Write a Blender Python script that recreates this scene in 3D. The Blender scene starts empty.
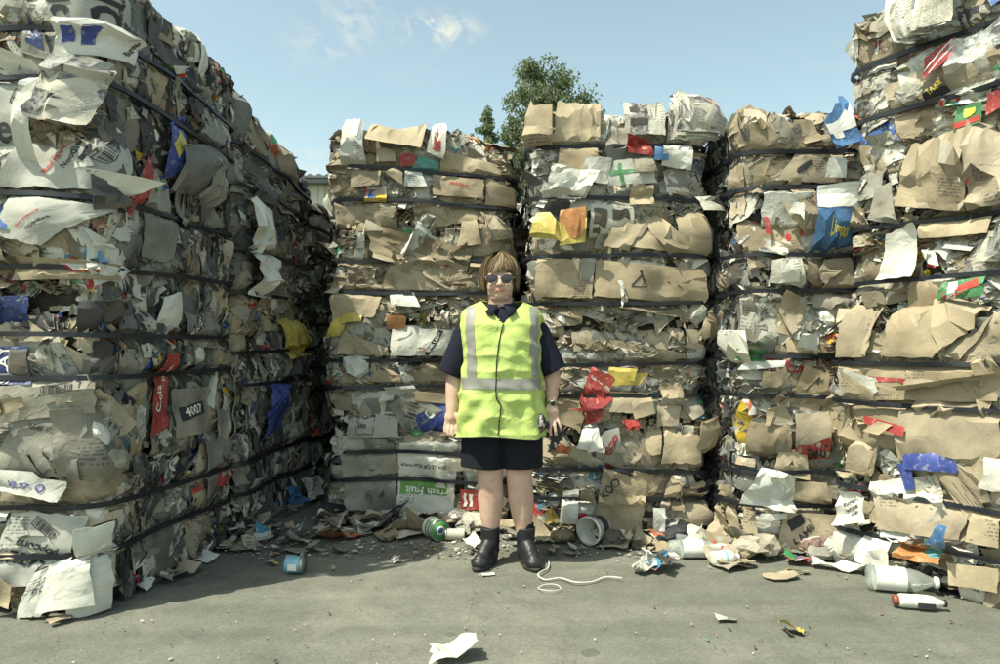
import bpy, bmesh, math, random
import numpy as np
from mathutils import Vector, Matrix, noise as mnoise

random.seed(7)
rng = np.random.default_rng(11)
C = bpy.context.scene.collection
S = bpy.context.scene

# ------------------------------------------------------------------ camera
CAM_H = 1.18
F = 700.0            # focal length in pixels of the 1000 px wide photograph
HOR = 340.0
cam_d = bpy.data.cameras.new('camera')
cam_d.sensor_width = 36.0
cam_d.lens = 36.0 * F / 1000.0
cam_d.shift_y = (HOR - 332.0) / 1000.0
cam_d.clip_end = 2000.0
cam = bpy.data.objects.new('camera', cam_d)
cam.location = (0, 0, CAM_H)
cam.rotation_euler = (math.radians(90), 0, 0)
C.objects.link(cam)
S.camera = cam

# ------------------------------------------------------------------ sun + sky
SUN_EL = math.radians(60)
SX, SY = 0.85, 0.53                      # horizontal travel of the light
l_ = math.hypot(SX, SY); SX /= l_; SY /= l_
sun_d = bpy.data.lights.new('sun', 'SUN')
sun_d.energy = 5.0
sun_d.angle = math.radians(0.6)
sun_d.color = (1.0, 0.955, 0.79)
sun = bpy.data.objects.new('sun', sun_d)
travel = Vector((SX*math.cos(SUN_EL), SY*math.cos(SUN_EL), -math.sin(SUN_EL)))
sun.rotation_euler = travel.to_track_quat('-Z', 'Y').to_euler()
sun.location = (-6, -4, 12)
C.objects.link(sun)

W = bpy.data.worlds.new('World'); S.world = W; W.use_nodes = True
wn = W.node_tree; wn.nodes.clear()
def wnode(t, **k):
    n = wn.nodes.new(t)
    for a, b in k.items(): setattr(n, a, b)
    return n
w_out = wnode('ShaderNodeOutputWorld'); w_bg = wnode('ShaderNodeBackground')
w_bg.inputs[1].default_value = 0.10
w_sky = wnode('ShaderNodeTexSky', sky_type='NISHITA', sun_disc=False)
w_sky.sun_elevation = SUN_EL
w_sky.sun_rotation = math.atan2(-SX, -SY)
w_sky.air_density = 1.0; w_sky.dust_density = 1.6; w_sky.ozone_density = 1.0
w_tint = wnode('ShaderNodeMix', data_type='RGBA', blend_type='MULTIPLY')
w_tint.inputs[0].default_value = 1.0
w_tint.inputs[7].default_value = (1.80, 1.88, 1.50, 1)
w_des = wnode('ShaderNodeHueSaturation'); w_des.inputs["Saturation"].default_value = 0.84
w_geo = wnode('ShaderNodeTexCoord'); w_sep = wnode('ShaderNodeSeparateXYZ')
w_add = wnode('ShaderNodeMath', operation='MAXIMUM'); w_add.inputs[1].default_value = 0.06
w_comb = wnode('ShaderNodeCombineXYZ')
w_dx = wnode('ShaderNodeMath', operation='DIVIDE'); w_dy = wnode('ShaderNodeMath', operation='DIVIDE')
w_noise = wnode('ShaderNodeTexNoise'); w_noise.inputs['Scale'].default_value = 0.9
w_noise.inputs['Detail'].default_value = 9; w_noise.inputs['Roughness'].default_value = 0.6
w_noise.inputs['Distortion'].default_value = 0.6
w_map = wnode('ShaderNodeMapping'); w_map.inputs['Location'].default_value = (2.35, 0.9, 0.0)
w_map.inputs['Scale'].default_value = (0.8, 1.7, 1.0)
w_ramp = wnode('ShaderNodeValToRGB')
w_ramp.color_ramp.elements[0].position = 0.54; w_ramp.color_ramp.elements[0].color = (0, 0, 0, 1)
w_ramp.color_ramp.elements[1].position = 0.74; w_ramp.color_ramp.elements[1].color = (0.75, 0.75, 0.75, 1)
w_cl = wnode('ShaderNodeMix', data_type='RGBA'); w_cl.inputs[7].default_value = (6.6, 6.7, 5.9, 1)
L = wn.links.new
L(w_geo.outputs['Generated'], w_sep.inputs[0]); L(w_sep.outputs[2], w_add.inputs[0])
L(w_sep.outputs[0], w_dx.inputs[0]); L(w_add.outputs[0], w_dx.inputs[1])
L(w_sep.outputs[1], w_dy.inputs[0]); L(w_add.outputs[0], w_dy.inputs[1])
L(w_dx.outputs[0], w_comb.inputs[0]); L(w_dy.outputs[0], w_comb.inputs[1])
L(w_comb.outputs[0], w_map.inputs[0]); L(w_map.outputs[0], w_noise.inputs[0])
L(w_noise.outputs[0], w_ramp.inputs[0])
def blob(cx, cy, rx, ry, rot, amt):
    m = wnode('ShaderNodeMapping', vector_type='TEXTURE'); m.inputs['Location'].default_value = (cx, cy, 0)
    m.inputs['Rotation'].default_value = (0, 0, rot); m.inputs['Scale'].default_value = (rx, ry, 1); L(w_comb.outputs[0], m.inputs[0])
    ln = wnode('ShaderNodeVectorMath', operation='LENGTH'); L(m.outputs[0], ln.inputs[0])
    mr = wnode('ShaderNodeMapRange', interpolation_type='SMOOTHSTEP'); mr.inputs[1].default_value = 1.25; mr.inputs[2].default_value = 0.0; mr.inputs[3].default_value = 0; mr.inputs[4].default_value = amt
    L(ln.outputs['Value'], mr.inputs[0]); return mr.outputs[0]
w_n2 = wnode('ShaderNodeTexNoise'); w_n2.inputs['Scale'].default_value = 9; w_n2.inputs['Detail'].default_value = 8; w_n2.inputs['Roughness'].default_value = .62; w_n2.inputs['Distortion'].default_value = .8
w_n2m = wnode('ShaderNodeMapping'); w_n2m.inputs['Scale'].default_value = (1.6, .7, 1); w_n2m.inputs['Rotation'].default_value = (0, 0, .35); L(w_comb.outputs[0], w_n2m.inputs[0]); L(w_n2m.outputs[0], w_n2.inputs[0])
w_r2 = wnode('ShaderNodeMapRange', interpolation_type='SMOOTHSTEP'); w_r2.inputs[1].default_value = .40; w_r2.inputs[2].default_value = .66; L(w_n2.outputs[0], w_r2.inputs[0])
acc = None
for b_ in ((-.20, 2.26, .16, .16, .3, 1.0), (-.52, 2.25, .17, .42, .5, .45), (-1.12, 4.1, .32, .7, 0, .6), (1.3, 3.6, 1.1, .5, .2, .25), (-3.2, -1.5, 1.2, .6, .4, .6), (2.6, -2.2, 1.5, .8, -.3, .6), (.4, -3.6, 1.2, .6, .1, .5)):
    o_ = blob(*b_)
    if acc is None: acc = o_
    else:
        ad = wnode('ShaderNodeMath', operation='MAXIMUM'); L(acc, ad.inputs[0]); L(o_, ad.inputs[1]); acc = ad.outputs[0]
w_m = wnode('ShaderNodeMath', operation='MULTIPLY'); L(acc, w_m.inputs[0]); L(w_r2.outputs[0], w_m.inputs[1])
w_m2 = wnode('ShaderNodeMath', operation='MULTIPLY'); w_m2.inputs[1].default_value = .12; L(w_ramp.outputs[0], w_m2.inputs[0])
w_m3 = wnode('ShaderNodeMath', operation='ADD', use_clamp=True); L(w_m.outputs[0], w_m3.inputs[0]); L(w_m2.outputs[0], w_m3.inputs[1]); L(w_m3.outputs[0], w_cl.inputs[0])
L(w_sky.outputs[0], w_des.inputs['Color']); L(w_des.outputs[0], w_tint.inputs[6])
L(w_tint.outputs[2], w_cl.inputs[6]); L(w_cl.outputs[2], w_bg.inputs[0]); L(w_bg.outputs[0], w_out.inputs[0])

S.view_settings.view_transform = 'Standard'
S.view_settings.look = 'None'
S.view_settings.exposure = 0.48
S.view_settings.gamma = 1.0

# ------------------------------------------------------------------ node helpers
def srgb(r, g, b):
    f = lambda c: (c/255/12.92) if c/255 <= 0.04045 else ((c/255+0.055)/1.055)**2.4
    return (f(r), f(g), f(b), 1)

class NT:
    def __init__(s, name):
        s.m = bpy.data.materials.new(name); s.m.use_nodes = True
        s.t = s.m.node_tree; s.t.nodes.clear()
        s.out = s.n('ShaderNodeOutputMaterial'); s.b = s.n('ShaderNodeBsdfPrincipled')
        s.l(s.b.outputs[0], s.out.inputs[0])
    def n(s, t, **k):
        x = s.t.nodes.new(t)
        for a, b in k.items(): setattr(x, a, b)
        return x
    def l(s, a, b): s.t.links.new(a, b)
    def setin(s, node, key, v):
        if hasattr(v, 'is_output') or isinstance(v, bpy.types.NodeSocket): s.l(v, node.inputs[key])
        else: node.inputs[key].default_value = v
    def math(s, op, a, b=0.0, c=None):
        x = s.n('ShaderNodeMath', operation=op); s.setin(x, 0, a); s.setin(x, 1, b)
        if c is not None: s.setin(x, 2, c)
        return x.outputs[0]
    def mix(s, f, a, b, bt='MIX'):
        x = s.n('ShaderNodeMix', data_type='RGBA', blend_type=bt)
        s.setin(x, 0, f); s.setin(x, 6, a); s.setin(x, 7, b); return x.outputs[2]
    def ramp(s, f, stops, interp='LINEAR'):
        x = s.n('ShaderNodeValToRGB'); cr = x.color_ramp; cr.interpolation = interp
        while len(cr.elements) > 1: cr.elements.remove(cr.elements[-1])
        cr.elements[0].position = stops[0][0]; cr.elements[0].color = stops[0][1]
        for p, c in stops[1:]:
            e = cr.elements.new(p); e.color = c
        s.setin(x, 0, f); return x.outputs[0]
    def noise(s, vec, scale, detail=4, rough=0.5, dist=0.0, typ=None):
        x = s.n('ShaderNodeTexNoise')
        if typ: x.noise_type = typ; x.normalize = False
        x.inputs['Scale'].default_value = scale; x.inputs['Detail'].default_value = detail
        x.inputs['Roughness'].default_value = rough; x.inputs['Distortion'].default_value = dist
        if vec is not None: s.l(vec, x.inputs['Vector'])
        return x.outputs[0]
    def bump(s, h, dist, strength=1.0, prev=None):
        x = s.n('ShaderNodeBump'); x.inputs['Distance'].default_value = dist; x.inputs['Strength'].default_value = strength
        s.l(h, x.inputs['Height'])
        if prev is not None: s.l(prev, x.inputs['Normal'])
        return x.outputs[0]
    def rnd(s):
        o = s.n('ShaderNodeObjectInfo').outputs['Random']
        g = s.n('ShaderNodeNewGeometry').outputs['Random Per Island']
        return s.math('FRACT', s.math('ADD', o, g))
    def uv(s, rnd=None):
        u = s.n('ShaderNodeUVMap').outputs[0]
        if rnd is None: return u
        v = s.n('ShaderNodeVectorMath', operation='ADD')
        c = s.n('ShaderNodeCombineXYZ')
        s.l(s.math('MULTIPLY', rnd, 37.0), c.inputs[0]); s.l(s.math('MULTIPLY', rnd, 91.0), c.inputs[1])
        s.l(s.math('MULTIPLY', rnd, 53.0), c.inputs[2])
        s.l(u, v.inputs[0]); s.l(c.outputs[0], v.inputs[1]); return v.outputs[0]

G = (0, 0, 0, 1)
def grey(v): return (v, v, v, 1)

def crumple(N, uv, d=0.012, fine=0.0012, scale=9.0):
    r = N.noise(uv, scale, 3, 0.55, 0.4, 'RIDGED_MULTIFRACTAL')
    nb = N.bump(r, d, 0.8)
    nb = N.bump(N.noise(uv, scale*2.7, 2, .5, .8, 'RIDGED_MULTIFRACTAL'), d*.3, 0.7, nb)
    f = N.noise(uv, 90, 2, 0.5)
    return N.bump(f, fine, 0.6, nb)

def paper(name, palette, rough=0.85, crump=0.01, stain=0.35, interp='LINEAR', spec=0.2, scale=9.0, corr=False):
    N = NT(name); r = N.rnd(); uv = N.uv(r)
    k = len(palette)
    base = N.ramp(r, [(i/(k if interp == 'CONSTANT' else max(1, k-1)), c) for i, c in enumerate(palette)], interp)
    st = N.ramp(N.noise(uv, 5, 5, 0.6), [(0.38, grey(1-stain)), (0.62, grey(1.0))])
    col = N.mix(1.0, base, st, 'MULTIPLY')
    gr = N.ramp(N.noise(uv, 160, 3, 0.7), [(0.3, grey(0.9)), (0.7, grey(1.06))])
    col = N.mix(1.0, col, gr, 'MULTIPLY')
    # sparse machine print
    vo = N.n('ShaderNodeTexVoronoi', distance='CHEBYCHEV'); vo.inputs['Scale'].default_value = 8; N.l(uv, vo.inputs['Vector'])
    sc_ = N.n('ShaderNodeSeparateColor'); N.l(vo.outputs['Color'], sc_.inputs[0])
    sp_ = N.n('ShaderNodeSeparateXYZ'); N.l(uv, sp_.inputs[0])
    rows = N.math('GREATER_THAN', N.math('FRACT', N.math('MULTIPLY', sp_.outputs[1], 62.0)), .5)
    m_ = N.n('ShaderNodeMapping'); m_.inputs['Scale'].default_value = (150, 62, 1); N.l(uv, m_.inputs[0])
    f_ = N.n('ShaderNodeVectorMath', operation='FLOOR'); N.l(m_.outputs[0], f_.inputs[0])
    w_ = N.n('ShaderNodeTexWhiteNoise'); N.l(f_.outputs[0], w_.inputs[0])
    pm = N.math('MULTIPLY', N.math('MULTIPLY', rows, N.math('GREATER_THAN', w_.outputs[0], .35)), N.math('GREATER_THAN', sc_.outputs[0], .87))
    pm = N.math('MULTIPLY', pm, N.math('LESS_THAN', vo.outputs['Distance'], .38))
    col = N.mix(N.math('MULTIPLY', pm, .6), col, (.06,.06,.07,1))
    # scuffed crease lines: worn pale fibre on the folds
    cr = N.ramp(N.noise(uv, scale, 3, 0.55, 0.4, 'RIDGED_MULTIFRACTAL'), [(0.98, grey(0)), (1.25, grey(0.22))])
    col = N.mix(cr, col, (0.6, 0.55, 0.43, 1))
    N.l(col, N.b.inputs['Base Color'])
    N.b.inputs['Roughness'].default_value = rough
    N.b.inputs['Specular IOR Level'].default_value = spec
    nb = crumple(N, uv, crump, scale=scale)
    if corr:
        w = N.n('ShaderNodeTexWave', bands_direction='X'); w.inputs['Scale'].default_value = 45
        N.l(uv, w.inputs[0]); nb = N.bump(w.outputs[0], 0.0006, 0.5, nb)
    N.l(nb, N.b.inputs['Normal'])
    return N

MAT = {}
KRAFT = [(.27,.22,.145,1), (.38,.315,.21,1), (.32,.275,.20,1), (.46,.395,.28,1), (.23,.19,.13,1), (.40,.33,.22,1), (.50,.44,.33,1), (.34,.32,.26,1)]
MAT['kraft'] = paper('kraft_cardboard', KRAFT, 0.8, 0.02, 0.35, corr=True).m
MAT['kraft_flat'] = paper('flat_kraft_cardboard', [(.40,.325,.21,1), (.48,.40,.27,1), (.35,.29,.19,1), (.45,.385,.28,1)], 0.8, 0.014, 0.3, scale=6, corr=True).m
MAT['grey'] = paper('grey_board', [(.26,.26,.22,1), (.34,.335,.285,1), (.19,.195,.18,1), (.37,.35,.28,1), (.23,.21,.17,1)], 0.85, 0.016, 0.35).m
MAT['white'] = paper('white_paper', [(.62,.62,.54,1), (.72,.71,.63,1), (.55,.57,.52,1), (.68,.64,.53,1)], 0.7, 0.016, 0.22).m
MAT['white_flat'] = paper('white_carton_board', [(.41,.42,.37,1), (.48,.48,.42,1), (.38,.385,.34,1)], 0.7, 0.010, 0.22, scale=5).m
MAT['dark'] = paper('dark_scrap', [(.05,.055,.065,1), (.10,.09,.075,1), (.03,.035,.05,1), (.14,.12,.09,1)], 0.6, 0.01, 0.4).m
MAT['shade_toned'] = paper('shade_painted_board', [(.12,.125,.12,1), (.17,.17,.155,1), (.09,.10,.105,1), (.21,.205,.18,1), (.15,.135,.11,1)], 0.85, 0.02, 0.45).m  # shade of the bale sides put into the board colour
MAT['core'] = paper('packed_waste_core', [(.07,.065,.055,1), (.10,.085,.065,1)], 0.9, 0.03, 0.6, scale=16).m

def news():
    N = NT('newsprint'); r = N.rnd(); uv = N.uv(r)
    sep = N.n('ShaderNodeSeparateXYZ'); N.l(uv, sep.inputs[0])
    row = N.math('FRACT', N.math('MULTIPLY', sep.outputs[1], 130.0))
    rowm = N.math('GREATER_THAN', row, 0.5)
    colf = N.math('FRACT', N.math('MULTIPLY', sep.outputs[0], 14.0))
    colm = N.math('GREATER_THAN', colf, 0.12)
    sc = N.n('ShaderNodeMapping'); sc.inputs['Scale'].default_value = (260, 130, 1); N.l(uv, sc.inputs[0])
    wn_ = N.n('ShaderNodeTexWhiteNoise'); 
    fl = N.n('ShaderNodeVectorMath', operation='FLOOR'); N.l(sc.outputs[0], fl.inputs[0]); N.l(fl.outputs[0], wn_.inputs[0])
    wm = N.math('GREATER_THAN', wn_.outputs[0], 0.25)
    txt = N.math('MULTIPLY', N.math('MULTIPLY', rowm, colm), wm)
    # headline blocks / pictures
    vo = N.n('ShaderNodeTexVoronoi', distance='CHEBYCHEV'); vo.inputs['Scale'].default_value = 9; N.l(uv, vo.inputs['Vector'])
    sepc = N.n('ShaderNodeSeparateColor'); N.l(vo.outputs['Color'], sepc.inputs[0])
    pic = N.math('GREATER_THAN', sepc.outputs[0], 0.78)
    blank = N.math('LESS_THAN', sepc.outputs[0], 0.25)
    txt = N.math('MULTIPLY', txt, N.math('SUBTRACT', 1.0, blank))
    base = N.ramp(r, [(0, (.52,.51,.43,1)), (.5, (.60,.57,.47,1)), (1, (.46,.47,.43,1))])
    col = N.mix(N.math('MULTIPLY', txt, 0.55), base, (.10,.10,.11,1))
    pc = N.ramp(N.noise(uv, 45, 4, .6), [(.35, (.08,.09,.11,1)), (.6, (.40,.38,.33,1))])
    hue = N.ramp(sepc.outputs[1], [(0, grey(.8)), (.6, (.30,.42,.62,1)), (.75, (.75,.25,.18,1)), (.85, (.35,.5,.25,1)), (.93, (.8,.65,.2,1))], 'CONSTANT')
    pc = N.mix(0.5, pc, N.mix(1.0, hue, pc, 'MULTIPLY'))
    col = N.mix(pic, col, pc)
    st = N.ramp(N.noise(uv, 6, 5, 0.6), [(0.38, grey(.72)), (0.62, grey(1.0))])
    col = N.mix(1.0, col, st, 'MULTIPLY')
    N.l(col, N.b.inputs['Base Color']); N.b.inputs['Roughness'].default_value = 0.85
    N.b.inputs['Specular IOR Level'].default_value = 0.15
    N.l(crumple(N, uv, 0.018), N.b.inputs['Normal'])
    return N.m
MAT['news'] = news()

def printed():
    N = NT('printed_packaging'); r = N.rnd(); uv = N.uv(r)
    vo = N.n('ShaderNodeTexVoronoi', distance='CHEBYCHEV'); vo.inputs['Scale'].default_value = 7; N.l(uv, vo.inputs['Vector'])
    sepc = N.n('ShaderNodeSeparateColor'); N.l(vo.outputs['Color'], sepc.inputs[0])
    pal = [(.55,.54,.46,1), (.05,.12,.36,1), (.50,.04,.04,1), (.55,.54,.46,1), (.06,.26,.10,1), (.60,.42,.04,1), (.50,.50,.45,1), (.08,.25,.42,1), (.45,.12,.05,1), (.56,.55,.50,1), (.03,.03,.04,1), (.48,.46,.36,1)]
    a = N.ramp(r, [(i/len(pal), c) for i, c in enumerate(pal)], 'CONSTANT')
    b2 = N.ramp(N.math('FRACT', N.math('ADD', sepc.outputs[0], r)), [(i/len(pal), c) for i, c in enumerate(pal[::-1])], 'CONSTANT')
    m = N.math('GREATER_THAN', sepc.outputs[1], 0.55)
    col = N.mix(m, a, b2)
    # small letter-like print
    sc = N.n('ShaderNodeMapping'); sc.inputs['Scale'].default_value = (120, 60, 1); N.l(uv, sc.inputs[0])
    fl = N.n('ShaderNodeVectorMath', operation='FLOOR'); N.l(sc.outputs[0], fl.inputs[0])
    wn_ = N.n('ShaderNodeTexWhiteNoise'); N.l(fl.outputs[0], wn_.inputs[0])
    band = N.math('GREATER_THAN', N.noise(uv, 22, 1, .5), 0.56)
    tm = N.math('MULTIPLY', band, N.math('GREATER_THAN', wn_.outputs[0], 0.55))
    col = N.mix(N.math('MULTIPLY', tm, 0.7), col, (.5,.48,.4,1))
    st = N.ramp(N.noise(uv, 6, 5, 0.6), [(0.38, grey(.65)), (0.62, grey(1.0))])
    col = N.mix(1.0, col, st, 'MULTIPLY')
    N.l(col, N.b.inputs['Base Color']); N.b.inputs['Roughness'].default_value = 0.42
    N.l(crumple(N, uv, 0.018), N.b.inputs['Normal'])
    return N.m
MAT['print'] = printed()

def solid(name, col, rough=0.6, metal=0.0, crump=0.0, var=0.12, scale=9, spec=0.4, coat=0.0, nscale=20):
    N = NT(name)
    tc = N.n('ShaderNodeTexCoord').outputs['Object']
    nz = N.ramp(N.noise(tc, nscale, 4, .6), [(0.3, grey(1-var)), (0.7, grey(1+var*0.5))])
    N.l(N.mix(1.0, col, nz, 'MULTIPLY'), N.b.inputs['Base Color'])
    N.b.inputs['Roughness'].default_value = rough; N.b.inputs['Metallic'].default_value = metal
    N.b.inputs['Specular IOR Level'].default_value = spec
    if coat: N.b.inputs['Coat Weight'].default_value = coat
    if crump: N.l(crumple(N, tc, crump, scale=scale), N.b.inputs['Normal'])
    return N.m
def glossy_sheet(name, col, crump=0.008):
    N = NT(name); tc = N.n('ShaderNodeTexCoord').outputs['Object']
    nz = N.ramp(N.noise(tc, 14, 5, .65), [(0.3, grey(.6)), (0.55, grey(1)), (.75, grey(1.15))])
    c = N.mix(1.0, col, nz, 'MULTIPLY')
    rub = N.ramp(N.noise(tc, 7, 4, .6, .6, 'RIDGED_MULTIFRACTAL'), [(0.95, grey(0)), (1.35, grey(.5))])
    sc = N.ramp(N.noise(tc, 38, 5, .7), [(0.56, grey(0)), (0.66, grey(.45))])
    c = N.mix(N.math('MAXIMUM', rub, sc), c, (.50, .47, .38, 1))
    N.l(c, N.b.inputs['Base Color']); N.b.inputs['Roughness'].default_value = .5; N.b.inputs['Specular IOR Level'].default_value = .35
    N.l(crumple(N, tc, crump, scale=8), N.b.inputs['Normal']); return N.m
MAT['red'] = glossy_sheet('red_sheet', (.34,.05,.045,1))
MAT['blue'] = glossy_sheet('blue_carton', (.07,.17,.34,1))
MAT['deepblue'] = glossy_sheet('deep_blue_plastic', (.045,.07,.26,1))
MAT['navycard'] = glossy_sheet('navy_carton', (.03,.05,.16,1))
MAT['green'] = glossy_sheet('green_sheet', (.08,.24,.10,1))
MAT['labelgreen'] = glossy_sheet('green_label', (.11,.27,.06,1), 0.003)
MAT['yellow'] = glossy_sheet('yellow_sheet', (.50,.40,.09,1))
MAT['orange'] = glossy_sheet('orange_sheet', (.46,.20,.07,1))
MAT['teal'] = glossy_sheet('teal_sheet', (.10,.30,.28,1))
MAT['pink'] = glossy_sheet('pink_sheet', (.60,.16,.33,1))
MAT['ink'] = solid('black_ink', (.03,.03,.035,1), 0.7, var=0.3, nscale=60)
MAT['redink'] = solid('red_ink', (.45,.05,.04,1), 0.7)
MAT['purpleink'] = solid('purple_ink', (.10,.08,.35,1), 0.7)
MAT['whiteink'] = solid('white_ink', (.7,.7,.64,1), 0.6)
MAT['yellowink'] = solid('yellow_ink', (.72,.6,.12,1), 0.6)
MAT['strap'] = solid('black_baling_strap', (.016,.018,.024,1), 0.38, var=0.3)

def film():
    N = NT('clear_plastic_film'); tc = N.n('ShaderNodeTexCoord').outputs['Object']
    N.b.inputs['Base Color'].default_value = (.62,.66,.64,1); N.b.inputs['Roughness'].default_value = 0.18
    nb = crumple(N, tc, 0.02, scale=18); N.l(nb, N.b.inputs['Normal'])
    tr = N.n('ShaderNodeBsdfTransparent'); mx = N.n('ShaderNodeMixShader')
    f = N.ramp(N.noise(tc, 14, 4, .6), [(.35, grey(.25)), (.65, grey(.75))])
    N.l(f, mx.inputs[0]); N.l(tr.outputs[0], mx.inputs[1]); N.l(N.b.outputs[0], mx.inputs[2]); N.l(mx.outputs[0], N.out.inputs[0])
    return N.m
MAT['film'] = film()

# ------------------------------------------------------------------ object helpers
def link(o, parent=None):
    C.objects.link(o)
    if parent is not None: o.parent = parent
    return o

def tag(o, label=None, cat=None, group=None, kind=None):
    if label: o['label'] = label
    if cat: o['category'] = cat
    if group: o['group'] = group
    if kind: o['kind'] = kind
    return o

def empty(name, loc, label=None, cat=None, group=None, rz=0.0):
    o = bpy.data.objects.new(name, None); o.empty_display_size = 0.1
    o.location = loc; o.rotation_euler = (0, 0, rz); C.objects.link(o)
    return tag(o, label, cat, group)

def mesh_np(name, verts, faces, mats, parent=None, uv=None, midx=None, smooth=False, loc=(0, 0, 0)):
    me = bpy.data.meshes.new(name)
    verts = np.asarray(verts, dtype=np.float64)
    faces = np.asarray(faces)
    nf = len(faces); k = faces.shape[1]
    me.vertices.add(len(verts)); me.vertices.foreach_set('co', verts.ravel())
    me.loops.add(nf*k); me.loops.foreach_set('vertex_index', faces.ravel().astype(np.int32))
    me.polygons.add(nf)
    me.polygons.foreach_set('loop_start', np.arange(0, nf*k, k, dtype=np.int32))
    if not isinstance(mats, (list, tuple)): mats = [mats]
    for m in mats: me.materials.append(m)
    if midx is not None: me.polygons.foreach_set('material_index', np.asarray(midx, dtype=np.int32))
    if uv is not None:
        l = me.uv_layers.new(name='UVMap')
        l.data.foreach_set('uv', np.asarray(uv)[faces.ravel()].ravel().astype(np.float32))
    me.update(calc_edges=True)
    me.polygons.foreach_set('use_smooth', [bool(smooth)]*nf)
    if smooth and smooth is not True: me.set_sharp_from_angle(angle=smooth)
    o = bpy.data.objects.new(name, me); o.location = loc
    return link(o, parent)

def bm_obj(name, bm, m, parent=None, smooth=True, loc=(0, 0, 0), rot=(0, 0, 0)):
    me = bpy.data.meshes.new(name); bm.to_mesh(me); bm.free()
    for x in (m if isinstance(m, (list, tuple)) else [m]): me.materials.append(x)
    me.polygons.foreach_set('use_smooth', [smooth]*len(me.polygons))
    o = bpy.data.objects.new(name, me); o.location = loc; o.rotation_euler = rot
    return link(o, parent)

def hash3(ix, iy, iz):
    h = (ix*374761393 + iy*668265263 + iz*2147483647 + 0x9E3779B9) & 0xFFFFFFFF
    h = ((h ^ (h >> 13))*1274126177) & 0xFFFFFFFF
    h = ((h ^ (h >> 16))*2246822519) & 0xFFFFFFFF
    return ((h ^ (h >> 15)) & 0xFFFFFF)/float(0xFFFFFF)

def vnoise(p, freq, seed=0):
    q = np.asarray(p)*freq + seed*17.31 + 1000.0
    i = np.floor(q).astype(np.int64); f = q - i; f = f*f*(3-2*f)
    r = 0
    for dx in (0, 1):
        wx = f[..., 0] if dx else 1-f[..., 0]
        for dy in (0, 1):
            wy = f[..., 1] if dy else 1-f[..., 1]
            for dz in (0, 1):
                wz = f[..., 2] if dz else 1-f[..., 2]
                r = r + wx*wy*wz*hash3(i[..., 0]+dx, i[..., 1]+dy, i[..., 2]+dz)
    return r*2-1

def tri(x): return np.abs((x % 1.0)*2-1)      # sharp folded wave 0..1

# ------------------------------------------------------------------ bales
def px_xy(px, Y): return (px-500.0)/F*Y
def px_z(py, Y): return CAM_H - (py-HOR)/F*Y

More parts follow.
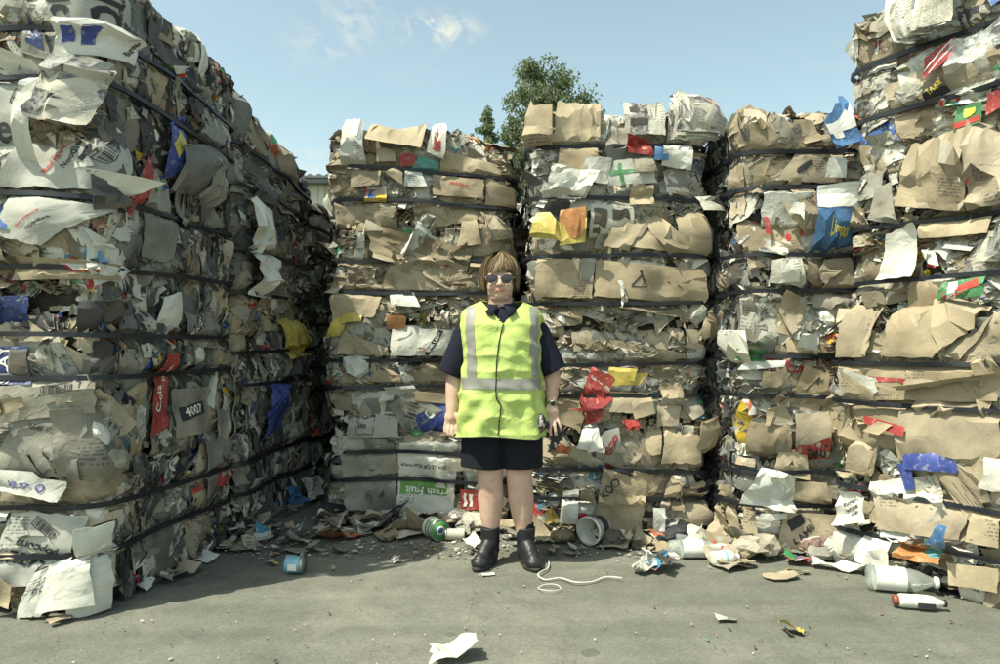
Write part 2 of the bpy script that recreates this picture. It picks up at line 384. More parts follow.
class Bale:
    """One pressed bale: closed footprint polygon (counter-clockwise), from z0 to z0+h. s runs round it, t runs up it and over its top."""
    def __init__(s, corners, z0, h, straps, seed, label, group, top=False, pinch=0.008, low=0.036, slope=(0, 0)):
        s.slope = slope
        s.c = np.array(corners, float); s.z0 = z0; s.h = h; s.straps = straps; s.seed = seed; s.top = top
        d = np.roll(s.c, -1, axis=0) - s.c
        s.len = np.hypot(d[:, 0], d[:, 1]); s.cum = np.concatenate([[0], np.cumsum(s.len)]); s.tot = s.cum[-1]
        s.cen = s.c.mean(0); s.half = min(s.len)/2
        s.pinch = pinch; s.low = low
        s.root = empty('waste_bale', (s.cen[0], s.cen[1], z0), label, 'waste bale', group)
        s.org = np.array([s.cen[0], s.cen[1], z0]); s.n = {}
    def poly(s, q):
        q = q % s.tot
        i = np.clip(np.searchsorted(s.cum, q, side='right')-1, 0, len(s.c)-1)
        f = (q - s.cum[i])/s.len[i]
        return s.c[i]*(1-f)[..., None] + s.c[(i+1) % len(s.c)]*f[..., None]
    def surf(s, S_, T_, off):
        S_ = np.asarray(S_, float); T_ = np.asarray(T_, float)
        R = 0.07; P = 0; 
        for k in (-1, -.66, -.33, 0, .33, .66, 1): P = P + s.poly(S_+k*R)
        P = P/7
        A = s.poly(S_+R*1.1); B = s.poly(S_-R*1.1)
        d = A-B; l = np.hypot(d[..., 0], d[..., 1])+1e-9
        N2 = np.stack([d[..., 1]/l, -d[..., 0]/l], -1)
        # vertical profile smoothed over r
        r = 0.035; ins = 0; zz = 0; up = 0
        for k in (-1, -.5, 0, .5, 1):
            t = T_+k*r
            ins = ins + np.where(t > s.h, t-s.h, np.where(t < 0, -t, 0))
            zz = zz + np.clip(t, 0, s.h)
            up = up + np.where(t > s.h, 1.0, np.where(t < 0, -1.0, 0))
        ins /= 5; zz /= 5; up /= 5
        fr = np.clip(ins/s.half, 0, 1)[..., None]
        XY = P*(1-fr) + s.cen*fr
        zt = s.z0+zz-(zz/s.h)*(s.slope[0]*(XY[..., 0]-s.c[0, 0])+s.slope[1]*(XY[..., 1]-s.c[0, 1]))
        pos = np.concatenate([XY, zt[..., None]], -1)
        side = 1-np.abs(up)
        nrm = np.concatenate([N2*side[..., None], up[..., None]], -1)
        nrm /= np.linalg.norm(nrm, axis=-1, keepdims=True)+1e-9
        D, pin = s.disp(pos, zz, up)
        return pos + nrm*(D+off)[..., None], pin
    def strap_t(s, pos, k):
        return s.straps[k] + 0.020*vnoise(pos*np.array([1, 1, 0]), 1.3, s.seed+k*3)
    def disp(s, pos, zz, up):
        lo = vnoise(pos, 3.6, s.seed); mid = vnoise(pos, 9.0, s.seed+5)
        D = s.low*lo + 0.018*mid
        D = D + 0.010*(tri(pos@np.array([2.1, 1.3, 2.8])+0.3*lo)-0.5)
        pin = np.zeros(pos.shape[:-1])
        for k in range(len(s.straps)):
            pin = np.maximum(pin, np.exp(-((zz-s.strap_t(pos, k))/0.017)**2)*np.clip(1-np.abs(up), 0, 1))
        D = D - s.pinch*pin
        if s.top: D = D + np.clip(up, 0, 1)*(0.02+0.06*vnoise(pos, 2.6, s.seed+9)+0.03*vnoise(pos, 7, s.seed+2))
        return D, pin
    def core(s, cell=0.04):
        ns = int(s.tot/cell); nt0 = int((s.h+0.2+s.half)/cell)
        Sg = np.linspace(0, s.tot, ns, endpoint=False); Tg = np.linspace(-s.half*0.98, s.h+s.half*0.98, int((s.h+2*s.half)/cell))
        A, B = np.meshgrid(Sg, Tg)
        V, _ = s.surf(A, B, -0.012+0.012*vnoise(np.stack([A, B, A*0], -1), 22, s.seed))
        m, n = A.shape; idx = np.arange(m*n).reshape(m, n)
        f = np.stack([idx[:-1], np.roll(idx, -1, 1)[:-1], np.roll(idx, -1, 1)[1:], idx[1:]], -1).reshape(-1, 4)
        uv = np.stack([A, B], -1).reshape(-1, 2)
        return mesh_np('core', V.reshape(-1, 3)-s.org, f, MAT['core'], s.root, uv=uv)
    def strap(s, k, w=0.021):
        ns = 110; q = np.linspace(0, s.tot, ns, endpoint=False)
        base = np.stack([s.poly(q)[:, 0], s.poly(q)[:, 1], q*0], -1)
        t0 = s.strap_t(base, k)
        vs = []
        for dt, o in ((-w/2, 0.052), (w/2, 0.052), (w/2, 0.070), (-w/2, 0.070)):
            p, _ = s.surf(q, t0+dt, np.full(ns, o)); vs.append(p)
        V = np.stack(vs, 1)
        # pull taut: smooth the radial position along the loop
        for _ in range(2): V = (np.roll(V, 1, 0)+V*2+np.roll(V, -1, 0))/4
        V = V.reshape(-1, 3)
        i = np.arange(ns); j = (i+1) % ns; F_ = []
        for a in range(4):
            b = (a+1) % 4
            F_.append(np.stack([i*4+a, j*4+a, j*4+b, i*4+b], -1))
        o = mesh_np('strap', V-s.org, np.concatenate(F_), MAT['strap'], s.root)
        return o

def quad_grid(P4, m, n, jit=0.28, tear=0.0, r=None):
    """grid over a quadrilateral P4 (bottom-left, bottom-right, top-right, top-left) in (s,t) with loose vertices"""
    r = r or rng
    a = np.linspace(0, 1, m+1); b = np.linspace(0, 1, n+1)
    A, B = np.meshgrid(a, b, indexing='ij')
    A = A.copy(); B = B.copy()
    ja = (r.random(A.shape)-.5)*2*jit/m; jb = (r.random(A.shape)-.5)*2*jit/n
    ja[0] = ja[-1] = 0; jb[:, 0] = jb[:, -1] = 0
    A += ja; B += jb
    if tear > 0:
        e = r.random(A.shape)*tear
        A[0] += e[0]; A[-1] -= e[-1]; B[:, 0] += e[:, 0]; B[:, -1] -= e[:, -1]
    P4 = np.asarray(P4, float)
    ST = (1-A)[..., None]*(1-B)[..., None]*P4[0]+A[..., None]*(1-B)[..., None]*P4[1]+A[..., None]*B[..., None]*P4[2]+(1-A)[..., None]*B[..., None]*P4[3]
    return A, B, ST

def grid_faces(m, n, r=None):
    r = r or rng
    idx = np.arange((m+1)*(n+1)).reshape(m+1, n+1)
    a = idx[:-1, :-1].ravel(); b = idx[1:, :-1].ravel(); c = idx[1:, 1:].ravel(); d = idx[:-1, 1:].ravel()
    fl = r.random(len(a)) > .5
    t1 = np.where(fl[:, None], np.stack([a, b, c], -1), np.stack([a, b, d], -1))
    t2 = np.where(fl[:, None], np.stack([a, c, d], -1), np.stack([b, c, d], -1))
    return np.concatenate([t1, t2]), idx

def sheet(b, P4, mat, name='cardboard_panel', off=0.012, crum=0.010, curl=0.0, cdir=None, over=False, cell=0.04, thick=0.004, tear=0.05, folds=2, label=None, maxn=18, lift=0.0, foldp=0.0):
    """a crushed sheet lying on bale b"""
    P4 = np.asarray(P4, float)
    w = max(np.linalg.norm(P4[1]-P4[0]), np.linalg.norm(P4[2]-P4[3])); h = max(np.linalg.norm(P4[3]-P4[0]), np.linalg.norm(P4[2]-P4[1]))
    m = int(np.clip(round(w/cell), 2, maxn)); n = int(np.clip(round(h/cell), 2, maxn))
    A, B, ST = quad_grid(P4, m, n, 0.28, tear)
    X = (A-.5)*w; Y = (B-.5)*h
    hgt = np.zeros_like(A)
    for _ in range(folds):
        th = rng.random()*math.pi; fq = rng.uniform(1.2, 4.0)
        hgt += crum*rng.uniform(.5, 1.3)*tri((X*math.cos(th)+Y*math.sin(th))*fq+rng.random())
    W3 = np.stack([ST[..., 0], ST[..., 1], np.full(A.shape, rng.random()*90)], -1)
    hgt += crum*1.5*(1-np.abs(vnoise(W3, rng.uniform(6, 10), 1)))**2
    hgt += crum*0.5*(rng.random(A.shape)-.5)
    if foldp and rng.random() < foldp:                       # a corner or edge folded over on itself
        for _ in range(1 if rng.random() < .6 else 2):
            th = rng.random()*2*math.pi; dx, dy = math.cos(th), math.sin(th)
            pr = X*dx+Y*dy; cc = pr.max()*rng.uniform(.25, .75); dd = np.clip(pr-cc, 0, None); kf = rng.uniform(1.1, 1.9)
            ST = ST-np.stack([dd*dx, dd*dy], -1)*kf; hgt += np.where(dd > 0, .006+.10*np.minimum(dd, .12), 0)
    if curl:
        if cdir is None: cdir = rng.random()*2*math.pi
        dd = (A-.5)*2*math.cos(cdir)+(B-.5)*2*math.sin(cdir)
        dd = np.clip(dd-rng.uniform(-.1, .5), 0, None)
        hgt += curl*dd**1.5*min(w, h)
    _, pin = b.surf(ST[..., 0], ST[..., 1], hgt*0)
    k = np.ones_like(pin) if over else (1-0.93*np.clip(pin*1.25, 0, 1))
    V, _ = b.surf(ST[..., 0], ST[..., 1], (off if over else off*(1-.18*pin))+hgt*k+(pin*0.045 if over else 0)+lift)
    if not over: V = V
    faces, idx = grid_faces(m, n)
    verts = V.reshape(-1, 3); uv = np.stack([X, Y], -1).reshape(-1, 2)
    if thick > 0:
        loop = np.concatenate([idx[:-1, 0], idx[-1, :-1], idx[:0:-1, -1], idx[0, :0:-1]])
        ctr = b.org + np.array([0, 0, b.h/2])
        dv = verts[loop]-ctr; dv /= np.linalg.norm(dv, axis=1, keepdims=True)
        nv = len(verts); verts = np.concatenate([verts, verts[loop]-dv*thick]); uv = np.concatenate([uv, uv[loop]])
        i = np.arange(len(loop)); j = (i+1) % len(loop)
        faces = np.concatenate([faces, np.stack([loop[i], nv+i, nv+j], -1), np.stack([loop[i], nv+j, loop[j]], -1)])
    o = mesh_np(name, verts-b.org, faces, mat, b.root, uv=uv, smooth=0.5)
    if label: o['label'] = label
    o_grid = (V-b.org, A, B, w, h)
    return o, o_grid

def rect4(sc, tc, w, h, rot, skew=0.12):
    c, sn = math.cos(rot), math.sin(rot); out = []
    for x, y in ((-1, -1), (1, -1), (1, 1), (-1, 1)):
        x = x*(w/2)*(1+rng.uniform(-skew, skew)); y = y*(h/2)*(1+rng.uniform(-skew, skew))
        out.append((sc+x*c-y*sn, tc+x*sn+y*c))
    return out

def grid_sample(grid, a, b_):
    V = grid[0]; m, n = V.shape[0]-1, V.shape[1]-1
    x = np.clip(np.asarray(a)*m, 0, m-1e-6); y = np.clip(np.asarray(b_)*n, 0, n-1e-6)
    i = x.astype(int); j = y.astype(int); fx = (x-i)[..., None]; fy = (y-j)[..., None]
    P = V[i, j]*(1-fx)*(1-fy)+V[i+1, j]*fx*(1-fy)+V[i+1, j+1]*fx*fy+V[i, j+1]*(1-fx)*fy
    du = V[i+1, j]-V[i, j]+V[i+1, j+1]-V[i, j+1]; dv = V[i, j+1]-V[i, j]+V[i+1, j+1]-V[i+1, j]
    N = np.cross(du, dv); N /= np.linalg.norm(N, axis=-1, keepdims=True)+1e-9
    return P, N

_tc = {}
def text_mesh(txt, bold=True):
    if txt in _tc: return _tc[txt]
    cu = bpy.data.curves.new('text_outline', 'FONT'); cu.body = txt; cu.size = 1.0; cu.resolution_u = 3
    cu.align_x = 'CENTER'; cu.align_y = 'CENTER'
    if bold: cu.offset = 0.018
    o = bpy.data.objects.new('text_outline', cu); C.objects.link(o)
    dg = bpy.context.evaluated_depsgraph_get(); me = bpy.data.meshes.new_from_object(o.evaluated_get(dg))
    bm = bmesh.new(); bm.from_mesh(me); bmesh.ops.triangulate(bm, faces=bm.faces)
    for _ in range(2):
        es = [e for e in bm.edges if e.calc_length() > 0.28]
        if not es: break
        bmesh.ops.subdivide_edges(bm, edges=es, cuts=1)
        bmesh.ops.triangulate(bm, faces=bm.faces)
    v = np.array([x.co[:] for x in bm.verts]).reshape(-1, 3); bm.verts.index_update()
    f = np.array([[y.index for y in x.verts] for x in bm.faces]); bm.free()
    bpy.data.objects.remove(o); bpy.data.curves.remove(cu); bpy.data.meshes.remove(me)
    _tc[txt] = (v, f); return v, f

def put_text(o, grid, txt, a, b_, size, mat, rot=0.0, lift=0.0035, mirror=False, sx=1.0):
    v, f = text_mesh(txt); w, h = grid[3], grid[4]
    x = v[:, 0]*size*sx; y = v[:, 1]*size; c, s_ = math.cos(rot), math.sin(rot)
    A = a+(x*c-y*s_)/w; B = b_+(x*s_+y*c)/h
    ok = (A > 0.005) & (A < .995) & (B > .005) & (B < .995)
    keep = ok[f].all(1)
    if keep.sum() == 0: return None
    P, N = grid_sample(grid, A, B)
    s2 = mesh_np('printed_text', P+N*lift, f[keep], mat, o)
    return s2

def put_rects(o, grid, rects, mat, name='printed_mark', lift=0.003, rot=0.0, ctr=(0.5, 0.5), cells=4):
    """rects in metres about ctr, rotated by rot, draped over the sheet"""
    w, h = grid[3], grid[4]; vs = []; fs = []; k = 0; c, s_ = math.cos(rot), math.sin(rot)
    for (x0, y0, x1, y1) in rects:
        m = max(1, min(cells, int(abs(x1-x0)/0.03)+1)); n = max(1, min(cells, int(abs(y1-y0)/0.03)+1))
        X, Y = np.meshgrid(np.linspace(x0, x1, m+1), np.linspace(y0, y1, n+1), indexing='ij')
        A = ctr[0]+(X*c-Y*s_)/w; B = ctr[1]+(X*s_+Y*c)/h
        P, N = grid_sample(grid, A, B)
        vs.append((P+N*lift).reshape(-1, 3))
        idx = np.arange((m+1)*(n+1)).reshape(m+1, n+1)+k; k += (m+1)*(n+1)
        fs.append(np.stack([idx[:-1, :-1], idx[1:, :-1], idx[1:, 1:], idx[:-1, 1:]], -1).reshape(-1, 4))
    return mesh_np(name, np.concatenate(vs), np.concatenate(fs), mat, o)

def barcode(o, grid, ctr, w, h, rot):
    t = 0.003
    R = [(-w/2, -h/2, w/2, -h/2+t), (-w/2, h/2-t, w/2, h/2), (-w/2, -h/2+t, -w/2+t, h/2-t), (w/2-t, -h/2+t, w/2, h/2-t)]
    x = -w/2+0.012
    while x < w/2-0.014:
        bw = random.choice((0.002, 0.003, 0.005)); R.append((x, -h/2+.007, x+bw, h/2-.007)); x += bw+random.choice((0.003, 0.004, 0.006))
    return put_rects(o, grid, R, MAT['ink'], 'barcode', rot=rot, ctr=ctr)

MIX = {
 'kraft':  [('kraft', 50), ('kraft_flat', 14), ('grey', 10), ('white', 10), ('news', 8), ('print', 5), ('dark', 3)],
 'mixed':  [('kraft', 30), ('kraft_flat', 6), ('grey', 15), ('white', 17), ('news', 19), ('print', 10), ('dark', 3)],
 'paper':  [('kraft', 16), ('grey', 10), ('white', 24), ('news', 32), ('print', 14), ('film', 3), ('dark', 1)],
 'side':   [('shade_toned', 34), ('kraft', 9), ('grey', 17), ('white', 10), ('news', 12), ('print', 8), ('dark', 16), ('film', 2)],  # darker mix: deep shade of the side faces painted into the sheets
}
NAMES = {'kraft': 'cardboard_panel', 'kraft_flat': 'cardboard_panel', 'grey': 'board_sheet', 'white': 'paper_sheet', 'news': 'newspaper', 'print': 'packaging_sheet', 'dark': 'dark_wrapper', 'shade_toned': 'shade_toned_board', 'film': 'plastic_film', 'core': 'scrap'}
def pick(mix):
    ks = MIX[mix]; tot = sum(w for _, w in ks); x = rng.random()*tot
    for k, w in ks:
        x -= w
        if x <= 0: return k
    return ks[0][0]

def scraps(b, s0, s1, t0, t1, count, mix, size=(0.02, 0.06), off=0.02, stand=0.5, name='small_scraps'):
    """many tiny torn bits, joined: too small to pick apart"""
    ks = [k for k, _ in MIX[mix]]; ws = np.array([w for _, w in MIX[mix]], float); ws /= ws.sum()
    sc = rng.uniform(s0, s1, count); tc = rng.uniform(t0, t1, count)
    w = rng.uniform(*size, count); h = w*rng.uniform(.4, 1.3, count); th = rng.random(count)*2*np.pi
    g = np.array([(-1, -1), (0, -1), (1, -1), (-1, 0), (0, 0), (1, 0), (-1, 1), (0, 1), (1, 1)], float)
    gx = g[None, :, 0]*w[:, None]/2*(1+.5*(rng.random((count, 9))-.5)); gy = g[None, :, 1]*h[:, None]/2*(1+.5*(rng.random((count, 9))-.5))
    c, s_ = np.cos(th)[:, None], np.sin(th)[:, None]
    Sx = sc[:, None]+gx*c-gy*s_; Tx = tc[:, None]+gx*s_+gy*c
    tilt = rng.normal(0, stand, (count, 2))
    hh = off*rng.random(count)[:, None]+np.abs(gx*tilt[:, :1]+gy*tilt[:, 1:])+.25*w[:, None]*(rng.random((count, 9))-.5)
    _, pin = b.surf(Sx, Tx, hh*0)
    V, _ = b.surf(Sx, Tx, hh*(1-.97*pin))
    q = np.array([(0, 1, 4, 3), (1, 2, 5, 4), (3, 4, 7, 6), (4, 5, 8, 7)])
    Fc = (np.arange(count)[:, None, None]*9+q[None]).reshape(-1, 4)
    Fc = np.concatenate([Fc[:, [0, 1, 2]], Fc[:, [0, 2, 3]]])
    mi = rng.choice(len(ks), count, p=ws); midx = np.tile(np.repeat(mi, 4), 2)
    uv = np.stack([gx, gy], -1).reshape(-1, 2)+np.repeat(rng.random((count, 2))*5, 9, 0)
    o = mesh_np(name, V.reshape(-1, 3)-b.org, Fc, [MAT[k] for k in ks], b.root, uv=uv, midx=midx)
    o['kind'] = 'stuff'; return o

def edges(b, s0, s1, t0, t1, bundles, mix, vertical=False, depth=(0.02, 0.06)):
    """bundles of squeezed sheet edges that stick out of the face, joined"""
    ks = [k for k, _ in MIX[mix]]; ws = np.array([w for _, w in MIX[mix]], float); ws /= ws.sum()
    VS = []; FS = []; MI = []; UV = []; k0 = 0
    for _ in range(bundles):
        nl = rng.integers(3, 8); ln = rng.uniform(.10, .42); cs = rng.uniform(s0, s1); ct = rng.uniform(t0, t1)
        n = max(4, int(ln/0.03)); q = np.linspace(-ln/2, ln/2, n+1); ang = rng.normal(0, .22); ph = rng.random()*10
        dp = rng.uniform(*depth); wav = rng.uniform(.003, .016)
        kind = rng.choice(len(ks), p=ws)
        for i in range(nl):
            cr = (i-nl/2)*rng.uniform(.006, .013)
            y = cr+wav*np.sin(q*rng.uniform(14, 30)+ph)+rng.normal(0, .002, n+1)
            qq = q+rng.normal(0, .02)
            X = qq*math.cos(ang)-y*math.sin(ang); Y = qq*math.sin(ang)+y*math.cos(ang)
            if vertical: X, Y = Y, X
            d = dp*(1+.5*rng.normal(0, 1, n+1)*.5)*np.sin(np.linspace(0.15, np.pi-.15, n+1))**.4
            sag = rng.normal(0, .012, n+1)+rng.normal(0, .012)
            inn, pin = b.surf(cs+X, ct+Y, np.full(n+1, -.02))
            if vertical: out, _ = b.surf(cs+X+sag, ct+Y, d*(1-.95*pin))
            else: out, _ = b.surf(cs+X, ct+Y+sag, d*(1-.95*pin))
            VS.append(np.stack([inn, out], 1).reshape(-1, 3)); UV.append(np.stack([np.repeat(q, 2), np.tile([0, .06], n+1)], -1)+rng.random()*9)
            a = np.arange(n)*2+k0; FS.append(np.stack([a, a+2, a+3, a+1], -1)); k0 += 2*(n+1)
            MI += [kind if rng.random() < .7 else rng.choice(len(ks), p=ws)]*n
    o = mesh_np('layered_edges', np.concatenate(VS)-b.org, np.concatenate(FS), [MAT[k] for k in ks], b.root, uv=np.concatenate(UV), midx=MI)
    o['kind'] = 'stuff'; return o

def wad_mesh(r=1.0, seed=0, flat=0.6, sub=2):
    bm = bmesh.new(); bmesh.ops.create_icosphere(bm, subdivisions=sub, radius=1)
    v = np.array([x.co[:] for x in bm.verts])
    n = vnoise(v, 1.6, seed)*.35+np.abs(vnoise(v, 3.3, seed+3))*.35
    v = v*(0.75+n)[:, None]; v[:, 2] *= flat
    for x, c in zip(bm.verts, v): x.co = c
    f = np.array([[y.index for y in x.verts] for x in bm.faces]); bm.free()
    return v*r, f

def wad(b, sc, tc, r, mat, name='crumpled_paper', flat=.6, label=None):
    v, f = wad_mesh(1.0, rng.integers(999), flat, 2)
    p, _ = b.surf(np.array([sc, sc+.01, sc]), np.array([tc, tc, tc+.01]), np.full(3, r*.35))
    du = p[1]-p[0]; dv = p[2]-p[0]; n = np.cross(du, dv); n /= np.linalg.norm(n)+1e-9; du /= np.linalg.norm(du)+1e-9; dv = np.cross(n, du)
    th = rng.random()*6.28; a = du*math.cos(th)+dv*math.sin(th); c = np.cross(n, a)
    asp = rng.uniform(.6, 1.0)
    V = p[0]+v[:, :1]*a*r+v[:, 1:2]*c*r*asp+v[:, 2:]*n*r
    uv = v[:, :2]*r*1.5
    o = mesh_np(name, V-b.org, f, mat, b.root, uv=uv)
    if label: o['label'] = label
    return o

def dress(b, s0, s1, mix, dens=1.0, vertical=False, ttop=0.0, t0=0.0, calm=0.3):
    """cover the face between s0 and s1; calm = share of broad, flat-pressed panels"""
    Lf = s1-s0; area = Lf*(b.h+ttop-t0)/0.75*dens
    t1 = b.h+ttop
    nb = max(2, int((15+8*calm)*area)); nm = int((24-16*calm)*area); nsm = int((34-26*calm)*area)
    for i in range(nb+nm+nsm):
        cls = 0 if i < nb else (1 if i < nb+nm else 2)
        if cls == 0: w = rng.uniform(.24, .50+.2*calm); h = rng.uniform(.15, .33)
        elif cls == 1: w = rng.uniform(.11, .26); h = rng.uniform(.07, .17)
        else: w = rng.uniform(.05, .12); h = rng.uniform(.035, .08)
        if vertical:
            w, h = h*.75, w*1.15
            rot = rng.normal(0, .16)
        else:
            rot = rng.normal(0, .2) if rng.random() < .72 else rng.random()*3.14
        sc = rng.uniform(s0, s1); tc = rng.uniform(t0+.02, t1-.02)
        k = pick(mix)
        if cls == 0 and k in ('dark', 'film', 'print') and rng.random() < .7: k = 'kraft'
        thick = 0.004 if k in ('kraft', 'kraft_flat', 'grey', 'shade_toned') else 0.0
        over = rng.random() < (.03 if cls == 0 else .09)
        r_ = rng.random()
        curl = 0 if r_ < .45 else (rng.uniform(.08, .3) if r_ < .86 else rng.uniform(.35, .8))
        if cls == 0: curl *= .35
        base = rng.random()*.016 if cls == 0 else .004+.004*cls+.008*rng.random()
        sheet(b, rect4(sc, tc, w, h, rot, .2), MAT[k], NAMES[k], off=base+(0.014 if over else 0),
              crum=rng.uniform(.005, .018)*(1.0 if cls < 2 else .7), curl=curl, over=over, cell=(.033, .027, .022)[cls], thick=thick,
              tear=.10 if rng.random() < .25 else .02, folds=int(rng.integers(1, 4)), maxn=13, foldp=.5 if cls else .4)
    for i in range(int(7*area*(1 if ttop == 0 else .7))):
        k = pick(mix); k = k if k not in ('print', 'film', 'dark') else 'grey'
        tk = b.straps[int(rng.integers(len(b.straps)))] if b.straps else b.h/2
        sheet(b, rect4(rng.uniform(s0, s1), tk+rng.normal(0, .05), rng.uniform(.18, .42)*(.6 if vertical else 1), rng.uniform(.16, .30), rng.normal(0, .25), .25), MAT[k], NAMES[k], off=.012+.012*rng.random(), crum=.006, thick=.004 if k in ('kraft', 'kraft_flat', 'grey', 'shade_toned') else 0, tear=.04, cell=.03, foldp=.4)
    scraps(b, s0, s1, t0, t1, int((480-200*calm)*area), mix)
    edges(b, s0, s1, t0+.03, t1-.03, int((34-18*calm)*area), mix, vertical)
    for _ in range(int(3*area)+1):
        k = rng.choice(['white', 'news', 'kraft', 'grey', 'news'])
        wad(b, rng.uniform(s0, s1), rng.uniform(t0, t1), rng.uniform(.035, .08), MAT[k], 'crumpled_paper' if k in ('white', 'news') else 'crumpled_cardboard')

class Stack:
    def __init__(s, name, corners, zs, strapz, seed, desc, group, tops=True, jitter=.022, low=.034, detail=None, slope=(0, 0), shifts=None):
        s.corners = np.array(corners, float); s.zs = zs; s.bales = []
        ORD = ['bottom bale', 'second bale up', 'third bale up', 'top bale']
        r = np.random.default_rng(seed)
        for i in range(len(zs)-1):
            z0, z1 = zs[i], zs[i+1]
            cc = s.corners + r.uniform(-jitter, jitter, s.corners.shape) + (np.array(shifts[i]) if shifts else 0)
            st = [z-z0 for z in strapz if z0 <= z < z1]
            lab = ORD[i] if i < len(zs)-2 else 'top bale'
            dd = (detail[i]+', ') if detail and detail[i] else ''
            b = Bale(cc, z0, z1-z0, st, seed*7+i, (dd+lab+' '+desc).strip(), group, top=(i == len(zs)-2), low=low, slope=slope if i == len(zs)-2 else (0, 0))
            b.core()
            for k in range(len(st)): b.strap(k)
            s.bales.append(b)
    def at(s, face, px, py):
        """photo pixel -> (s, z) on the nominal plane of a face"""
        A = s.corners[face]; Bc = s.corners[(face+1) % 4]; d = Bc-A; L_ = np.hypot(*d); d = d/L_
        r = np.array([(px-500)/F, 1.0])
        M = np.array([[r[0], -d[0]], [r[1], -d[1]]]); k, q = np.linalg.solve(M, A)
        z = CAM_H-(py-HOR)/F*k
        base = np.hypot(*(np.roll(s.corners, -1, 0)-s.corners).T)[:face].sum()
        return base+q, z
    def hero(s, face, pts, mat, name='cardboard_panel', off=.024, crum=.006, curl=0.0, cdir=None, over=False, label=None, thick=.004, tear=.02, folds=3, cell=.030, lift=0.0):
        """pts: photo pixels bottom-left, bottom-right, top-right, top-left of a sheet on the face"""
        q = np.array([s.at(face, *p) for p in pts]); zc = q[:, 1].mean()
        i = int(np.clip(np.searchsorted(s.zs, zc)-1, 0, len(s.bales)-1)); b = s.bales[i]
        q[:, 1] -= b.z0
        return sheet(b, q, MAT[mat] if isinstance(mat, str) else mat, name, off+.012, crum*((.45 if mat == 'white_flat' else .7) if isinstance(mat, str) and mat.endswith('flat') else 1.3)+.001, curl, cdir, over, min(cell, .04), thick, max(tear, .035), folds, label, lift=lift, foldp=0 if label else .3)

def yaw_box(A, Bc, depth):
    """front-left A, front-right B, depth away from the viewer -> ccw corners"""
    A = np.array(A); Bc = np.array(Bc); d = Bc-A; d = d/np.hypot(*d); n = np.array([-d[1], d[0]])
    return [A, Bc, Bc+n*depth, A+n*depth]

G_L = 'bales of the long left wall'
U = np.array([0.1178, 0.993])                     # the left wall's direction of depth
FL = np.array([-1.75, 3.06])
left = []
tops_z = [[0, .63, 1.28, 2.02, 2.84], [0, .61, 1.22, 1.92, 2.60], [0, .57, 1.12, 1.70, 2.24]]
strz = [[.25, .45, 1.02, 1.20, 1.50, 1.80, 2.30, 2.52], [.24, .44, .90, 1.10, 1.46, 1.72, 2.14, 2.38], [.2, .4, .78, .98, 1.3, 1.52, 1.84, 2.05]]
LB = ['nearest column of the left wall', 'middle column of the left wall', 'farthest column of the left wall']
LD = [['white printed carton', 'dark mixed', 'white carton covered', 'newspaper draped'], ['grey shaded']*4, ['dark shaded']*4]
for c in range(3):
    a = FL+U*(1.17*c); bq = FL+U*(1.17*c+1.13)
    lft = np.array([-1.15, .03])
    st = Stack('left', [a+lft, a, bq, bq+lft], tops_z[c], strz[c], 20+c, 'in the '+LB[c], G_L, detail=LD[c], slope=((0, .17), (0, .24), (0, .24))[c])
    left.append(st)
# rear left, rear right, inner right, near right
YR = 4.6
RL = Stack('rear_left', yaw_box((px_xy(333, YR), YR), (px_xy(507, YR-.02), YR-.02), 1.12), [0, .63, 1.29, 1.93, 2.55], [.26, .44, .87, 1.06, 1.49, 1.69, 2.09, 2.32], 41,
           "in the rear stack behind the woman's bare left-hand arm", 'bales behind the woman', detail=['pale carton', 'grey carton and newspaper', 'torn layered cardboard', 'folded kraft cardboard'], slope=(.15, 0))
for b in RL.bales: b.root['label'] = b.root['label'].replace("in the rear stack behind the woman's bare left-hand arm", "in the rear stack left of the woman")
YQ = 4.22
RR = Stack('rear_right', yaw_box((px_xy(535, YQ), YQ), (px_xy(703, YQ), YQ), 1.12), [0, .61, 1.22, 1.86, 2.50], [.24, .40, .86, 1.03, 1.40, 1.68, 2.02, 2.33], 55,
           'in the rear stack right of the woman', 'bales behind the woman', detail=['kraft cardboard and rag', 'red sheet and cardboard', 'smooth brown cardboard', 'newspaper topped'])
YI = 3.97
IR = Stack('inner_right', [np.array((px_xy(745, YI), YI)), np.array((px_xy(745, YI)+1.1, YI-.06)), np.array((px_xy(745, YI)+1.02, YI+1.08)), np.array((px_xy(745, YI)-.10, YI+1.12))],
           [0, .60, 1.17, 1.83, 2.40], [.25, .44, .86, 1.08, 1.45, 1.66, 2.03, 2.22], 63, 'in the recessed stack on the right', 'bales of the right side',
           detail=['brown box and newsprint', 'red printed box', 'blue boxed', 'blue and white box topped'])
nr_a = np.array((1.79, 3.75)); nr_d = np.array((.541, -.841)); nr_n = np.array((.841, .541))
NR = Stack('near_right', [nr_a, nr_a+nr_d*1.15, nr_a+nr_d*1.15+nr_n*1.1, nr_a+nr_n*1.1], [0, .63, 1.28, 2.06, 2.84], [.20, .43, .86, 1.07, 1.48, 1.76, 2.36, 2.62], 77,
           'in the nearest stack on the right', 'bales of the right side', detail=['flattened kraft and litter', 'smooth tan cardboard', 'white sheet and newspaper', 'brown cardboard and magazine'], shifts=[(.01, 0), (.03, 0), (.14, .03), (.16, .05)])
